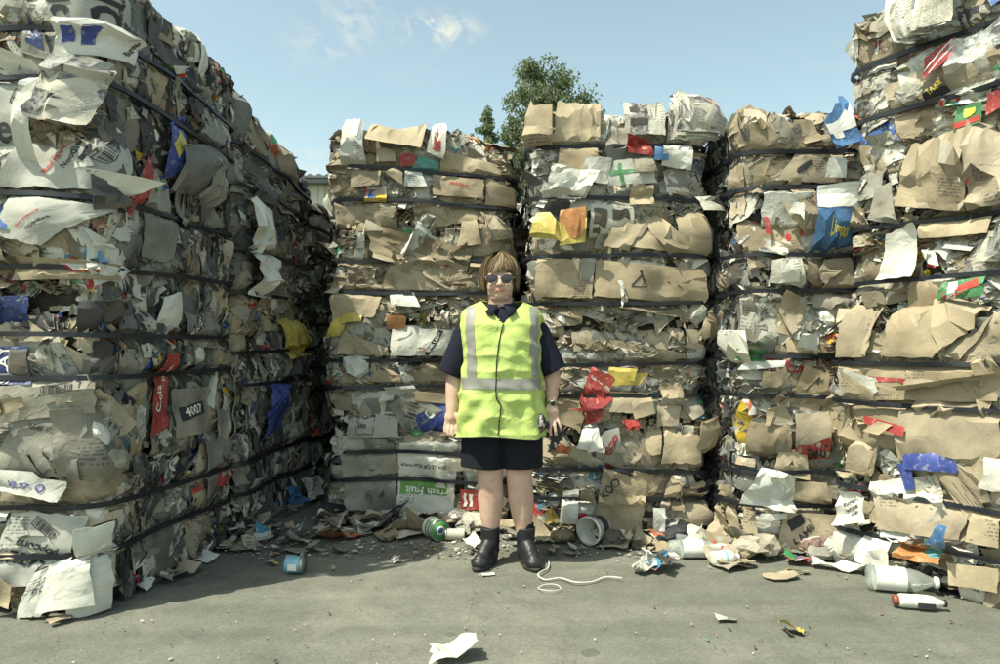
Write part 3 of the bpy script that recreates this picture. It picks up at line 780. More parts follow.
# second row behind, seen through the gaps
BK1 = Stack('back_left', yaw_box((px_xy(340, 5.95)-.1, 5.95), (px_xy(340, 5.95)+1.15, 5.95), 1.1), [0, .6, 1.2, 1.8, 2.38], [.2, .42, .8, 1.02, 1.4, 1.62, 2.0, 2.22], 91, 'in the second row behind the rear left stack', 'bales of the second row')
BK2 = Stack('back_mid', yaw_box((.02, 5.6), (1.15, 5.6), 1.1), [0, .6, 1.2, 1.75, 2.25], [.2, .42, .8, 1.02, 1.4, 1.62, 1.9, 2.1], 92, 'in the second row behind the rear right stack', 'bales of the second row')
BK3 = Stack('back_right', yaw_box((1.28, 5.35), (2.5, 5.3), 1.1), [0, .6, 1.2, 1.8, 2.44], [.2, .42, .8, 1.02, 1.4, 1.62, 2.0, 2.22], 93, 'in the second row behind the recessed right stack', 'bales of the second row')

for c, st in enumerate(left):
    for i, b in enumerate(st.bales):
        L0, L1 = b.len[0], b.len[1]
        topx = .35 if i == 3 else 0.0
        if c == 0:
            dress(b, L0-.62, L0+.03, 'mixed', .8, ttop=topx, calm=.5)
            dress(b, 0.0, L0-.62, 'mixed', .3, ttop=topx)
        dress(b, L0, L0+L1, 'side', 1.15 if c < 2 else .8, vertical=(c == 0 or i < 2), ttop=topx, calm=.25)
for i, b in enumerate(RL.bales):
    tp = .35 if i == 3 else 0
    dress(b, 0, b.len[0], ['mixed', 'mixed', 'kraft', 'kraft'][i], 1.05, ttop=tp, calm=(.5, .4, .1, .45)[i])
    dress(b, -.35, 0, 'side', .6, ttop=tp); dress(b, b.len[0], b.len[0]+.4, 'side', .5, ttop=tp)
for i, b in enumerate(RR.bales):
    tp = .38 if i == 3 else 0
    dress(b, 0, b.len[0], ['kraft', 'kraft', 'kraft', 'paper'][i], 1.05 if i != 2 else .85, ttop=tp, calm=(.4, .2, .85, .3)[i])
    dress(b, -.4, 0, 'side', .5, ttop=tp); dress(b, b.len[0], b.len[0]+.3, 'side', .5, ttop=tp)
for i, b in enumerate(IR.bales):
    tp = .35 if i == 3 else 0
    dress(b, 0, .78, 'mixed', 1.05, ttop=tp, calm=.4)
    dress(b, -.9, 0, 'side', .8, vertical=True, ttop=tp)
for i, b in enumerate(NR.bales):
    tp = .35 if i == 3 else 0
    dress(b, -.06, .95, ['mixed', 'kraft', 'paper', 'paper'][i], (.9, .6, 1., 1.)[i], ttop=tp, calm=(.3, 1.0, .3, .3)[i])
    dress(b, -.5, -.06, 'mixed', .6, ttop=tp)
for st in (BK1, BK2, BK3):
    for i, b in enumerate(st.bales):
        if i >= 1: dress(b, 0, b.len[0], 'mixed', .35, ttop=.3 if i == 3 else 0)

# ---- the sheets one can recognise, and their print
PI = math.pi
L1_, RL_, RR_, IR_, NR_ = left[0], RL, RR, IR, NR
H = Stack.hero
# left wall, front face
o, g = H(L1_, 0, [(58, 32), (128, 28), (134, -14), (52, -12)], 'white_flat', label='white carton flap with black lettering', off=.05)
put_text(o, g, 'coles', .14, .46, .20, MAT['ink'], PI/2); put_text(o, g, 'coles', .58, .52, .20, MAT['ink'], PI/2)
put_text(o, g, 'e Supermarkets', .74, .5, .035, MAT['ink'], PI/2)
o, g = H(L1_, 0, [(-2, 76), (60, 80), (61, 34), (-2, 30)], 'white_flat', off=.03)
put_rects(o, g, [(-.17, -.1, -.10, .03)], MAT['teal'], 'green_print', rot=-.6)
o, g = H(L1_, 0, [(28, 60), (64, 70), (52, 34), (38, 12)], 'grey', off=.045, label='slate-printed carton flap')
put_rects(o, g, [(-.05, -.055, .05, .055)], MAT['navycard'], 'dark_panel_print')
o, g = H(L1_, 0, [(-24, 182), (34, 186), (40, 84), (-24, 80)], 'white_flat', off=.03, label='cream carton side with black lettering')
put_text(o, g, 'coles', .42, .48, .14, MAT['ink'], .12); put_rects(o, g, [(.02, .12, .09, .125), (.02, .15, .09, .155), (.02, .12, .025, .19), (.055, .12, .06, .19), (.085, .12, .09, .19), (.02, .185, .09, .19)], MAT['ink'], rot=-.2)
o, g = H(L1_, 0, [(4, 193), (114, 194), (138, 112), (44, 96)], 'white_flat', off=.045, label='white soup-powder carton side printed in red and black', crum=.003)
barcode(o, g, (.80, .50), .15, .05, 1.2); put_text(o, g, 'Beef Flavour', .43, .36, .034, MAT['redink'], 1.2); put_text(o, g, 'Noodles', .56, .38, .038, MAT['ink'], 1.2)
put_rects(o, g, [(-.03, -.014, .03, .014)], MAT['ink'], rot=1.2, ctr=(.66, .40)); barcode(o, g, (.50, .80), .08, .04, 1.2)
o, g = H(L1_, 0, [(50, 130), (92, 138), (122, 75), (72, 62)], 'news', 'newspaper', off=.07, crum=.02, over=True, thick=0)
o, g = H(L1_, 0, [(66, 66), (118, 60), (126, 28), (70, 30)], 'white', 'paper_sheet', off=.075, crum=.012, over=True, thick=0, label='white grocery bag with blue print')
put_rects(o, g, [(-.09, -.02, -.05, .05), (-.03, -.03, .0, .05)], MAT['deepblue'], 'blue_print'); put_text(o, g, 'Burger', .84, .45, .032, MAT['ink'], 1.4)
H(L1_, 0, [(30, 150), (50, 152), (62, 85), (40, 84)], 'white', 'paper_sheet', off=.06, crum=.016, thick=0)
o, g = H(L1_, 0, [(-4, 236), (52, 250), (112, 208), (20, 197)], 'white_flat', off=.045, label='white flap with faded red script')
put_text(o, g, 'Noodles', .62, .45, .034, MAT['ink'], 1.2); put_text(o, g, 'Beef Flavour', .45, .5, .028, MAT['redink'], 1.2)
H(L1_, 0, [(18, 282), (118, 280), (118, 263), (22, 258)], 'kraft_flat', off=.05, crum=.003, label='clean tan carton edge pressed under the strap')
H(L1_, 0, [(-6, 276), (14, 275), (24, 255), (-6, 238)], 'kraft_flat', off=.06, curl=.3)
H(L1_, 0, [(-8, 320), (34, 318), (34, 296), (-8, 298)], 'navycard', off=.03)
H(L1_, 0, [(80, 328), (118, 326), (112, 300), (84, 302)], 'dark', 'dark_wrapper', off=.04, crum=.02)
o, g = H(L1_, 0, [(-6, 385), (44, 383), (40, 345), (-6, 347)], 'navycard', off=.045, label='navy carton with pale lettering', crum=.003)
put_text(o, g, 'SLAY', .45, .5, .075, MAT['whiteink'], PI/2); put_rects(o, g, [(-.05, -.07, .06, .07)], MAT['grey'], 'photo_print', ctr=(.78, .5)); put_rects(o, g, [(-.04, -.06, .05, .06)], MAT['dark'], 'photo_print', ctr=(.78, .5), lift=.006)
o, g = H(L1_, 0, [(4, 422), (96, 412), (98, 372), (6, 386)], 'grey', off=.04, crum=.004, label='greenish board box side with barcode')
barcode(o, g, (.70, .72), .16, .045, .03)
H(L1_, 0, [(10, 418), (42, 404), (40, 394), (6, 398)], 'kraft_flat', 'cardboard_flap', off=.07, curl=.2)
o, g = H(L1_, 0, [(0, 462), (88, 468), (92, 418), (30, 412)], 'grey', off=.035, crum=.003, label='board panel with small black print')
put_text(o, g, 'PLEASE STACK', .48, .78, .03, MAT['ink'], -.1); put_rects(o, g, [(-.02, -.015, .02, -.012), (-.02, .012, .02, .015), (-.02, -.012, -.017, .012), (.017, -.012, .02, .012)], MAT['ink'], ctr=(.8, .12))
o, g = H(L1_, 0, [(10, 484), (76, 498), (86, 476), (16, 470)], 'white', 'carton_tray', off=.07, curl=.2, cdir=4.7, label='white carton tray with purple stamp')
put_text(o, g, 'VL57', .35, .5, .045, MAT['purpleink'], -.12); put_text(o, g, 'O', .66, .5, .055, MAT['purpleink'])
H(L1_, 0, [(-6, 520), (18, 518), (20, 508), (-6, 505)], 'white', 'paper_sheet', off=.04)
o, g = H(L1_, 0, [(-6, 590), (70, 578), (96, 512), (20, 506)], 'white_flat', off=.04, crum=.004, label='large carton side with upside-down black lettering')
barcode(o, g, (.55, .78), .15, .045, -.55); put_text(o, g, '4782', .38, .40, .075, MAT['ink'], PI-.35); put_text(o, g, 'popcorn', .52, .52, .06, MAT['ink'], PI-.35); put_text(o, g, '17L', .72, .22, .075, MAT['ink'], PI-.5)
o, g = H(L1_, 0, [(30, 606), (78, 600), (82, 552), (52, 566)], 'white', off=.06, crum=.008); put_text(o, g, '1.25L', .5, .7, .035, MAT['ink'], .1); put_text(o, g, 'FT O BO', .5, .5, .03, MAT['ink'], .1)
H(L1_, 0, [(58, 602), (96, 598), (94, 552), (66, 560)], 'white', off=.08, curl=.1, label='bright torn white carton corner above the ground')
H(L1_, 0, [(-8, 598), (28, 600), (30, 580), (-6, 550)], 'kraft_flat', off=.07, curl=.1)
H(L1_, 0, [(82, 606), (106, 606), (106, 520), (86, 522)], 'white', 'paper_sheet', off=.06, crum=.012)
# left wall, shaded side face
def side(st, pts, mat, **k): return H(st, 1, pts, mat, **k)
o, g = side(L1_, [(150, 172), (172, 168), (170, 108), (154, 116)], 'deepblue', name='packaging_sheet', off=.04, thick=0, label='blue and yellow printed packet'); put_rects(o, g, [(-.06, -.05, .06, .05)], MAT['yellow'], 'yellow_print', rot=.6)
side(L1_, [(110, 218), (132, 216), (140, 160), (124, 168)], 'red', name='packaging_sheet', off=.05, thick=0)
o, g = side(L1_, [(140, 440), (158, 430), (161, 352), (148, 354)], 'red', name='packaging_sheet', off=.04, thick=0, label='red drinks carton with white script'); put_text(o, g, 'Cola', .45, .45, .07, MAT['whiteink'], PI/2); put_text(o, g, 'since', .7, .75, .04, MAT['whiteink'], PI/2)
side(L1_, [(142, 345), (166, 342), (164, 290), (150, 296)], 'white', name='paper_sheet', off=.05, thick=0)
side(L1_, [(128, 262), (160, 262), (158, 150), (132, 140)], 'grey', off=.03)
side(L1_, [(160, 208), (225, 222), (232, 165), (160, 118)], 'grey', off=.028, crum=.02)
o, g = side(L1_, [(170, 345), (212, 350), (206, 300), (176, 300)], 'grey', off=.035, crum=.006)
put_rects(o, g, [(-.12, -.03, .0, .02), (.03, -.03, .12, .03)], MAT['ink'], 'black_label', rot=.45); put_text(o, g, '0204', .75, .6, .045, MAT['whiteink'], .45, lift=.006); put_text(o, g, 'MUNTE', .30, .35, .035, MAT['whiteink'], .45, lift=.006)
o, g = side(L1_, [(162, 440), (196, 430), (196, 385), (164, 388)], 'grey', off=.035, crum=.006, label='grey board with white numerals on a black block')
put_rects(o, g, [(-.10, -.035, .10, .035)], MAT['ink'], 'black_label', rot=.12); put_text(o, g, '4007', .5, .5, .065, MAT['whiteink'], .12, lift=.006)
side(L1_, [(196, 500), (232, 470), (230, 390), (198, 392)], 'grey', off=.03, crum=.008)
side(L1_, [(222, 440), (240, 432), (240, 360), (224, 362)], 'kraft', off=.03)
side(left[1], [(240, 300), (256, 300), (252, 216), (238, 218)], 'white', name='plastic_bag', off=.05, crum=.03, thick=0, label='bunched white plastic')
side(left[1], [(258, 420), (272, 415), (270, 390), (256, 392)], 'white', name='paper_sheet', off=.05, thick=0)
side(left[1], [(248, 450), (268, 440), (272, 385), (254, 380)], 'deepblue', name='plastic_bag', off=.04, crum=.02, thick=0)
side(L1_, [(205, 490), (238, 470), (236, 458), (206, 462)], 'red', name='packaging_sheet', off=.04, thick=0)
side(left[1], [(268, 508), (286, 500), (284, 482), (266, 488)], 'blue', name='plastic_bag', off=.05, crum=.03, thick=0); side(left[1], [(286, 500), (304, 490), (302, 474), (286, 478)], 'white', name='plastic_bag', off=.05, crum=.03, thick=0)
side(left[1], [(268, 360), (290, 355), (290, 325), (268, 330)], 'yellow', name='plastic_bag', off=.03, crum=.02, thick=0)
# rear left stack
o, g = H(RL_, 0, [(394, 512), (452, 520), (456, 440), (396, 440)], 'white', 'carton_panel', off=.04, crum=.003, label='pale produce carton with upside-down green label')
put_text(o, g, 'PRODUCE OF AUSTRALIA', .48, .67, .03, MAT['ink'], PI); put_rects(o, g, [(-.18, -.045, .14, .05)], MAT['labelgreen'], 'green_label', ctr=(.5, .38)); put_text(o, g, 'Fresh Fruit', .52, .34, .065, MAT['whiteink'], PI, lift=.007)
H(RL_, 0, [(344, 508), (396, 516), (394, 440), (340, 452)], 'grey', off=.035, crum=.004)
H(RL_, 0, [(330, 456), (372, 450), (364, 436), (330, 434)], 'white_flat', off=.04, crum=.004); H(RL_, 0, [(368, 455), (398, 452), (400, 438), (360, 436)], 'grey', off=.042, crum=.004); H(RL_, 0, [(444, 470), (478, 470), (478, 445), (440, 438)], 'grey', off=.04, crum=.004)
o, g = H(RL_, 0, [(345, 437), (398, 436), (398, 421), (346, 418)], 'white_flat', 'box_side', off=.06, crum=.002, label='pale box side with a printed outline'); put_rects(o, g, [(-.06, -.035, .06, -.031), (-.06, .02, .06, .024), (-.06, -.031, -.056, .02), (.056, -.031, .06, .02)], MAT['ink'], ctr=(.35, .5)); put_text(o, g, 'Juice', .3, .5, .03, MAT['ink'])
H(RL_, 0, [(336, 424), (430, 428), (420, 396), (336, 398)], 'grey', off=.035, crum=.004)
o, g = H(RL_, 0, [(408, 430), (446, 410), (412, 392), (390, 404)], 'grey', 'box_side', off=.065, crum=.002, label='grey box side printed with slanted bars'); put_rects(o, g, [(-.08+i*.035, -.03, -.065+i*.035, .03) for i in range(5)], MAT['dark'], ctr=(.5, .5), rot=.5)
o, g = H(RL_, 0, [(415, 424), (456, 428), (456, 404), (416, 398)], 'deepblue', 'box_side', off=.06, crum=.003, label='blue carton with a white emblem'); put_text(o, g, 'O', .4, .5, .09, MAT['whiteink'], 0)
H(RL_, 0, [(416, 400), (452, 404), (452, 394), (416, 390)], 'kraft_flat', off=.07, crum=.003)
H(RL_, 0, [(382, 407), (396, 402), (398, 388), (384, 390)], 'white', 'paper_sheet', off=.08, thick=0, over=True); H(RL_, 0, [(392, 395), (420, 390), (418, 384), (386, 386)], 'white', 'paper_sheet', off=.08, thick=0, over=True)
o, g = H(RL_, 0, [(392, 356), (450, 356), (456, 330), (394, 326)], 'white', 'carton_panel', off=.045, crum=.003, label='white carton with a dark lettered strip')
put_rects(o, g, [(-.10, -.018, .10, .018)], MAT['ink'], 'black_label', rot=1.2, ctr=(.72, .5)); put_text(o, g, 'PINK LADY', .72, .5, .032, MAT['whiteink'], 1.2, lift=.006)
H(RL_, 0, [(340, 354), (392, 356), (390, 336), (344, 328)], 'kraft_flat', off=.03)
H(RL_, 0, [(330, 338), (344, 336), (352, 324), (334, 322)], 'yellow', 'packaging_sheet', off=.05, thick=0); H(RL_, 0, [(345, 328), (366, 326), (364, 320), (345, 321)], 'yellow', 'packaging_sheet', off=.05, thick=0); H(RL_, 0, [(386, 322), (405, 322), (404, 316), (386, 316)], 'orange', 'packaging_sheet', off=.05, thick=0)
o, g = H(RL_, 0, [(372, 382), (404, 382), (402, 360), (372, 362)], 'kraft_flat', off=.04); put_text(o, g, 'TOP', .4, .7, .05, MAT['ink'])
wad(RL.bales[1], .16, .40, .11, MAT['white'], label='crumpled white paper ball')
o, g = H(RL_, 0, [(458, 508), (477, 508), (477, 488), (458, 487)], 'red', 'packaging_sheet', off=.05, thick=0); put_rects(o, g, [(-.04, -.04, -.02, .04), (0, -.04, .02, .04)], MAT['whiteink'])
H(RL_, 0, [(390, 306), (420, 308), (412, 292), (388, 294)], 'white', 'paper_sheet', off=.06, thick=0)
H(RL_, 0, [(334, 318), (374, 318), (382, 298), (334, 292)], 'kraft_flat', off=.05, crum=.01)
H(RL_, 0, [(375, 290), (462, 292), (440, 266), (388, 266)], 'kraft_flat', off=.03, crum=.005)
H(RL_, 0, [(454, 248), (480, 246), (474, 220), (462, 216)], 'kraft_flat', off=.05, crum=.005); H(RL_, 0, [(474, 246), (505, 240), (504, 222), (476, 220)], 'kraft', off=.05, crum=.012)
o, g = H(RL_, 0, [(430, 192), (482, 192), (482, 168), (430, 166)], 'kraft_flat', 'box_side', off=.06, crum=.003, label='closed tan carton with small red print'); put_text(o, g, 'FRAGILE', .5, .6, .03, MAT['redink'])
H(RL_, 0, [(482, 200), (512, 202), (506, 176), (484, 166)], 'kraft_flat', off=.04)
H(RL_, 0, [(402, 185), (426, 183), (420, 166), (404, 166)], 'white', 'paper_sheet', off=.06, thick=0); H(RL_, 0, [(384, 172), (402, 184), (402, 170), (392, 164)], 'kraft_flat', off=.08, curl=.2)
H(RL_, 0, [(350, 190), (378, 184), (380, 168), (350, 172)], 'kraft', off=.05)
H(RL_, 0, [(364, 140), (420, 142), (428, 124), (368, 130)], 'kraft_flat', 'cardboard_flap', off=.08, curl=.25, cdir=4.7); H(RL_, 0, [(375, 160), (396, 158), (392, 138), (376, 140)], 'kraft', off=.05)
H(RL_, 0, [(398, 162), (418, 160), (412, 146), (398, 148)], 'red', 'packaging_sheet', off=.04, thick=0); H(RL_, 0, [(408, 166), (438, 162), (436, 150), (418, 148)], 'teal', off=.045)
o, g = H(RL_, 0, [(342, 168), (366, 164), (362, 130), (344, 128)], 'white', 'paper_sheet', off=.06, thick=0, crum=.02)
o, g = H(RL_, 0, [(424, 144), (442, 150), (446, 128), (432, 126)], 'white', 'paper_sheet', off=.07, thick=0); put_rects(o, g, [(-.025, -.03, .025, .03)], MAT['red'], 'red_print')
H(RL_, 0, [(436, 162), (500, 166), (494, 146), (440, 138)], 'kraft_flat', off=.05, crum=.01)
# rear right stack
o, g = H(RR_, 0, [(586, 424), (600, 420), (616, 376), (592, 364)], 'red', 'carton_panel', off=.06, crum=.003, label='bright red curved carton sheet'); put_text(o, g, 'DROP HERE', .55, .75, .03, MAT['whiteink'], -.3)
H(RR_, 0, [(580, 400), (596, 424), (618, 398), (590, 372)], 'red', 'carton_panel', off=.065, crum=.002)
H(RR_, 0, [(620, 434), (640, 430), (636, 416), (618, 418)], 'red', 'packaging_sheet', off=.07, crum=.02, thick=0)
H(RR_, 0, [(556, 420), (582, 430), (592, 400), (562, 392)], 'kraft_flat', off=.045)
H(RR_, 0, [(600, 410), (634, 412), (650, 392), (604, 390)], 'kraft_flat', off=.06, crum=.004); H(RR_, 0, [(634, 418), (655, 412), (652, 396), (630, 398)], 'kraft_flat', off=.07, crum=.004)
H(RR_, 0, [(572, 446), (600, 450), (604, 430), (584, 424)], 'white', 'paper_sheet', off=.07, curl=.2, thick=0)
o, g = H(RR_, 0, [(600, 446), (624, 438), (618, 424), (598, 430)], 'white', 'packaging_sheet', off=.07, thick=0); put_text(o, g, 'KEEP', .5, .5, .05, MAT['redink'], .3)
H(RR_, 0, [(606, 378), (634, 380), (638, 368), (610, 366)], 'yellow', 'packaging_sheet', off=.06, thick=0); H(RR_, 0, [(612, 385), (640, 384), (650, 372), (620, 372)], 'yellow', 'packaging_sheet', off=.05, thick=0)
H(RR_, 0, [(640, 455), (656, 452), (660, 420), (640, 416)], 'kraft_flat', off=.06)
H(RR_, 0, [(656, 462), (694, 462), (690, 405), (662, 410)], 'kraft_flat', off=.05, crum=.01); H(RR_, 0, [(694, 440), (706, 438), (706, 410), (696, 412)], 'kraft_flat', 'cardboard_flap', off=.08)
o, g = H(RR_, 0, [(586, 540), (634, 542), (642, 476), (598, 462)], 'kraft_flat', 'draped_cardboard', off=.08, crum=.016, over=True, label='kraft sheet draped down over both straps'); put_text(o, g, 'KOO', .22, .75, .07, MAT['ink'], 1.1)
o, g = H(RR_, 0, [(622, 486), (642, 492), (648, 470), (628, 466)], 'kraft_flat', off=.09, over=True); put_text(o, g, 'FRESH', .5, .5, .028, MAT['redink'], .4)
H(RR_, 0, [(644, 510), (690, 506), (694, 472), (648, 472)], 'kraft', off=.05, crum=.01)
H(RR_, 0, [(556, 520), (574, 522), (576, 486), (560, 488)], 'white', 'paper_sheet', off=.06, thick=0); H(RR_, 0, [(576, 498), (592, 500), (590, 488), (578, 486)], 'kraft_flat', off=.07)
H(RR_, 0, [(646, 526), (658, 526), (658, 502), (646, 502)], 'white', 'paper_sheet', off=.07, crum=.02, thick=0)
o, g = H(RR_, 0, [(588, 298), (702, 306), (700, 270), (590, 260)], 'kraft_flat', off=.04, crum=.009, label='smooth brown carton with a triangle mark', cell=.05)
T = []
put_rects(o, g, [(-.045, -.035, .045, -.028)], MAT['ink'], ctr=(.42, .5)); put_rects(o, g, [(-.05, -.004, .05, .004)], MAT['ink'], ctr=(.395, .58), rot=1.05); put_rects(o, g, [(-.05, -.004, .05, .004)], MAT['ink'], ctr=(.445, .58), rot=-1.05)
o, g = H(RR_, 0, [(536, 298), (590, 300), (592, 262), (538, 258)], 'kraft_flat', off=.045, crum=.009)
o, g = H(RR_, 0, [(576, 282), (590, 284), (594, 258), (580, 258)], 'grey', off=.055, thick=0); o, g = H(RR_, 0, [(618, 308), (626, 302), (622, 280), (616, 282)], 'white', 'label_strip', off=.06, thick=0); put_text(o, g, 'LOAD', .5, .5, .03, MAT['ink'], 1.7)
H(RR_, 0, [(560, 245), (700, 256), (690, 212), (584, 206)], 'kraft_flat', off=.04, crum=.018, cell=.05)
H(RR_, 0, [(672, 256), (702, 258), (700, 216), (676, 204)], 'kraft_flat', off=.055, crum=.01)
o, g = H(RR_, 0, [(588, 232), (632, 238), (634, 208), (590, 206)], 'white', 'newspaper', off=.06, crum=.003, thick=0, label='folded news page with dark photographs'); put_rects(o, g, [(-.11, -.05, -.03, .06), (0, -.06, .1, -.01), (0, .01, .1, .06)], MAT['dark'], 'photo_print')
H(RR_, 0, [(556, 250), (582, 246), (586, 214), (562, 222)], 'yellow', 'plastic_bag', off=.08, crum=.02, thick=0, label='yellow plastic wrapper'); H(RR_, 0, [(538, 240), (560, 246), (560, 232), (540, 228)], 'yellow', 'plastic_bag', off=.06, crum=.02, thick=0)
H(RR_, 0, [(558, 226), (584, 224), (584, 212), (560, 214)], 'orange', 'plastic_bag', off=.10, crum=.02, thick=0)
H(RR_, 0, [(540, 226), (566, 222), (572, 205), (548, 204)], 'dark', 'cardboard_flap', off=.07, curl=.2)
wad(RR.bales[3], .22, .06, .05, MAT['green'], 'green_plastic'); 
o, g = H(RR_, 0, [(606, 190), (656, 186), (650, 160), (612, 164)], 'white', 'box_side', off=.08, crum=.003, label='white box side crossed by green tape'); put_rects(o, g, [(-.15, -.012, .15, .012)], MAT['green'], 'green_tape'); put_rects(o, g, [(-.09, -.08, -.065, .08)], MAT['green'], 'green_tape', rot=.3)
H(RR_, 0, [(632, 178), (656, 176), (650, 163), (632, 164)], 'kraft', off=.10)
H(RR_, 0, [(626, 158), (652, 162), (646, 146), (624, 140)], 'red', 'packaging_sheet', off=.10, curl=.2, thick=0, label='glossy red wrapper corner'); H(RR_, 0, [(650, 166), (666, 166), (664, 154), (652, 152)], 'blue', 'packaging_sheet', off=.09, thick=0)
o, g = H(RR_, 0, [(622, 140), (662, 142), (664, 116), (622, 114)], 'news', 'newspaper', off=.10, crum=.004, thick=0, label='newspaper front page on top'); put_rects(o, g, [(-.09, -.02, .02, .05)], MAT['dark'], 'photo_print')
H(RR_, 0, [(552, 145), (600, 146), (602, 112), (558, 110)], 'kraft_flat', off=.07, crum=.018, label='round-shouldered tan bag'); H(RR_, 0, [(534, 150), (554, 148), (552, 122), (536, 120)], 'kraft_flat', off=.09, crum=.02)
for i in range(7): H(RR_, 0, [(664+i*1.5, 148-i*1.5), (700+i*2, 150-i*2), (708+i*1.5, 122-i*1.6), (668+i*2, 120-i*1.6)], 'news', 'newspaper', off=.05+i*.012, crum=.008, thick=0)
H(RR_, 0, [(706, 150), (722, 152), (718, 132), (706, 128)], 'deepblue', 'plastic_bag', off=.05, thick=0)
H(RR_, 0, [(544, 200), (584, 204), (600, 176), (552, 168)], 'white', 'paper_sheet', off=.06, crum=.02, thick=0); H(RR_, 0, [(556, 182), (600, 176), (598, 152), (560, 150)], 'kraft_flat', off=.07, crum=.01)
H(RR_, 0, [(580, 186), (608, 188), (612, 162), (586, 160)], 'news', 'newspaper', off=.08, thick=0); H(RR_, 0, [(628, 208), (652, 208), (652, 188), (630, 190)], 'kraft_flat', off=.09)
H(RR_, 0, [(658, 170), (688, 176), (690, 148), (660, 150)], 'white', 'paper_sheet', off=.09, crum=.01, thick=0); H(RR_, 0, [(664, 196), (690, 200), (680, 168), (662, 174)], 'grey', off=.07)
H(RR_, 0, [(694, 216), (724, 210), (716, 198), (692, 200)], 'news', 'newspaper', off=.11, thick=0, curl=.2)
# recessed right stack
o, g = H(IR_, 0, [(806, 246), (850, 248), (850, 188), (806, 190)], 'blue', 'box_side', off=.135, crum=.002, over=True, label='blue and white carton face with yellow lettering', cell=.04); put_rects(o, g, [(-.12, -.07, .12, .07)], MAT['whiteink'], 'white_print', ctr=(.5, .82)); put_text(o, g, 'Limpol', .55, .45, .038, MAT['yellowink'], .05); put_text(o, g, 'express', .5, .14, .030, MAT['yellowink'], .05)
o, g = H(IR_, 0, [(824, 158), (854, 148), (838, 121), (812, 131)], 'blue', 'small_box', off=.13, crum=.002, over=True, label='tilted blue and white box'); put_rects(o, g, [(-.10, -.06, .09, .0)], MAT['whiteink'], 'white_print', ctr=(.5, .85))
put_rects(o, g, [(-.03, -.03, .03, .03)], MAT['whiteink'], 'white_print', ctr=(.3, .5))
o, g = H(IR_, 0, [(772, 184), (838, 186), (840, 152), (796, 150)], 'kraft_flat', 'box_side', off=.05, crum=.003, label='kraft carton with a dark oval and barcode'); put_rects(o, g, [(-.05, -.016, .05, .016), (-.035, -.024, .035, .024)], MAT['ink'], 'oval_mark', ctr=(.33, .45), rot=1.0); barcode(o, g, (.62, .6), .10, .035, 1.0)
H(IR_, 0, [(820, 181), (839, 182), (839, 163), (822, 162)], 'white', 'paper_sheet', off=.065, thick=0)
o, g = H(IR_, 0, [(768, 204), (820, 214), (822, 188), (780, 186)], 'kraft_flat', off=.05, crum=.004); barcode(o, g, (.75, .3), .08, .025, -.3)
H(IR_, 0, [(790, 228), (818, 236), (816, 212), (776, 204)], 'kraft_flat', off=.06, crum=.004); H(IR_, 0, [(782, 216), (808, 222), (800, 206), (788, 206)], 'white', 'paper_sheet', off=.075, thick=0)
H(IR_, 0, [(752, 196), (766, 192), (766, 164), (754, 168)], 'kraft_flat', off=.05)
H(IR_, 0, [(796, 290), (850, 292), (846, 258), (800, 262)], 'kraft', off=.05, crum=.008); H(IR_, 0, [(762, 284), (800, 290), (796, 258), (764, 262)], 'news', 'packaging_sheet', off=.05, thick=0)
H(IR_, 0, [(768, 286), (788, 284), (786, 262), (770, 264)], 'white', 'paper_sheet', off=.065, thick=0, crum=.02); H(IR_, 0, [(780, 282), (792, 276), (788, 262), (782, 262)], 'green', 'plastic_bag', off=.07, thick=0)
H(IR_, 0, [(760, 236), (766, 238), (764, 224), (758, 222)], 'red', 'packaging_sheet', off=.06, thick=0)
H(IR_, 0, [(744, 360), (762, 361), (760, 350), (746, 348)], 'green', 'plastic_bag', off=.05, crum=.03, thick=0); H(IR_, 0, [(730, 348), (752, 350), (748, 330), (732, 330)], 'white', 'plastic_bag', off=.06, crum=.03, thick=0)
H(IR_, 0, [(784, 356), (836, 356), (834, 336), (782, 338)], 'kraft_flat', off=.04); H(IR_, 0, [(786, 346), (812, 352), (826, 334), (794, 330)], 'white', 'paper_sheet', off=.07, thick=0)
o, g = H(IR_, 0, [(790, 398), (826, 396), (826, 372), (800, 364)], 'kraft_flat', off=.05, crum=.004); put_rects(o, g, [(-.006, -.06, .006, .06)], MAT['ink'], rot=-.6); put_text(o, g, 'AL', .65, .6, .05, MAT['ink'], .9)
H(IR_, 0, [(756, 396), (790, 398), (786, 372), (760, 370)], 'kraft', off=.045); H(IR_, 0, [(744, 370), (780, 366), (782, 360), (750, 360)], 'white', 'paper_sheet', off=.06, thick=0)
o, g = H(IR_, 0, [(792, 448), (826, 446), (824, 410), (790, 412)], 'kraft_flat', 'box_side', off=.075, crum=.003, label='brown box side with a red lettered band'); put_rects(o, g, [(-.11, -.022, .11, .03)], MAT['red'], 'red_band', ctr=(.5, .13), rot=.05); put_text(o, g, 'TMAS', .62, .13, .045, MAT['ink'], .05, lift=.006)
H(IR_, 0, [(752, 424), (790, 420), (780, 402), (756, 410)], 'kraft_flat', 'cardboard_flap', off=.07, curl=.2); H(IR_, 0, [(746, 448), (790, 446), (786, 424), (752, 420)], 'kraft', off=.05, crum=.008)
o, g = H(IR_, 0, [(768, 470), (808, 480), (804, 452), (776, 446)], 'kraft_flat', off=.05, crum=.006); put_text(o, g, 'A', .45, .5, .045, MAT['ink'])
H(IR_, 0, [(746, 500), (788, 508), (786, 470), (756, 462)], 'white', 'paper_sheet', off=.07, crum=.02, thick=0, label='limp white paper hanging over the strap', over=True); H(IR_, 0, [(780, 500), (832, 508), (822, 480), (782, 478)], 'kraft_flat', off=.055, crum=.012)
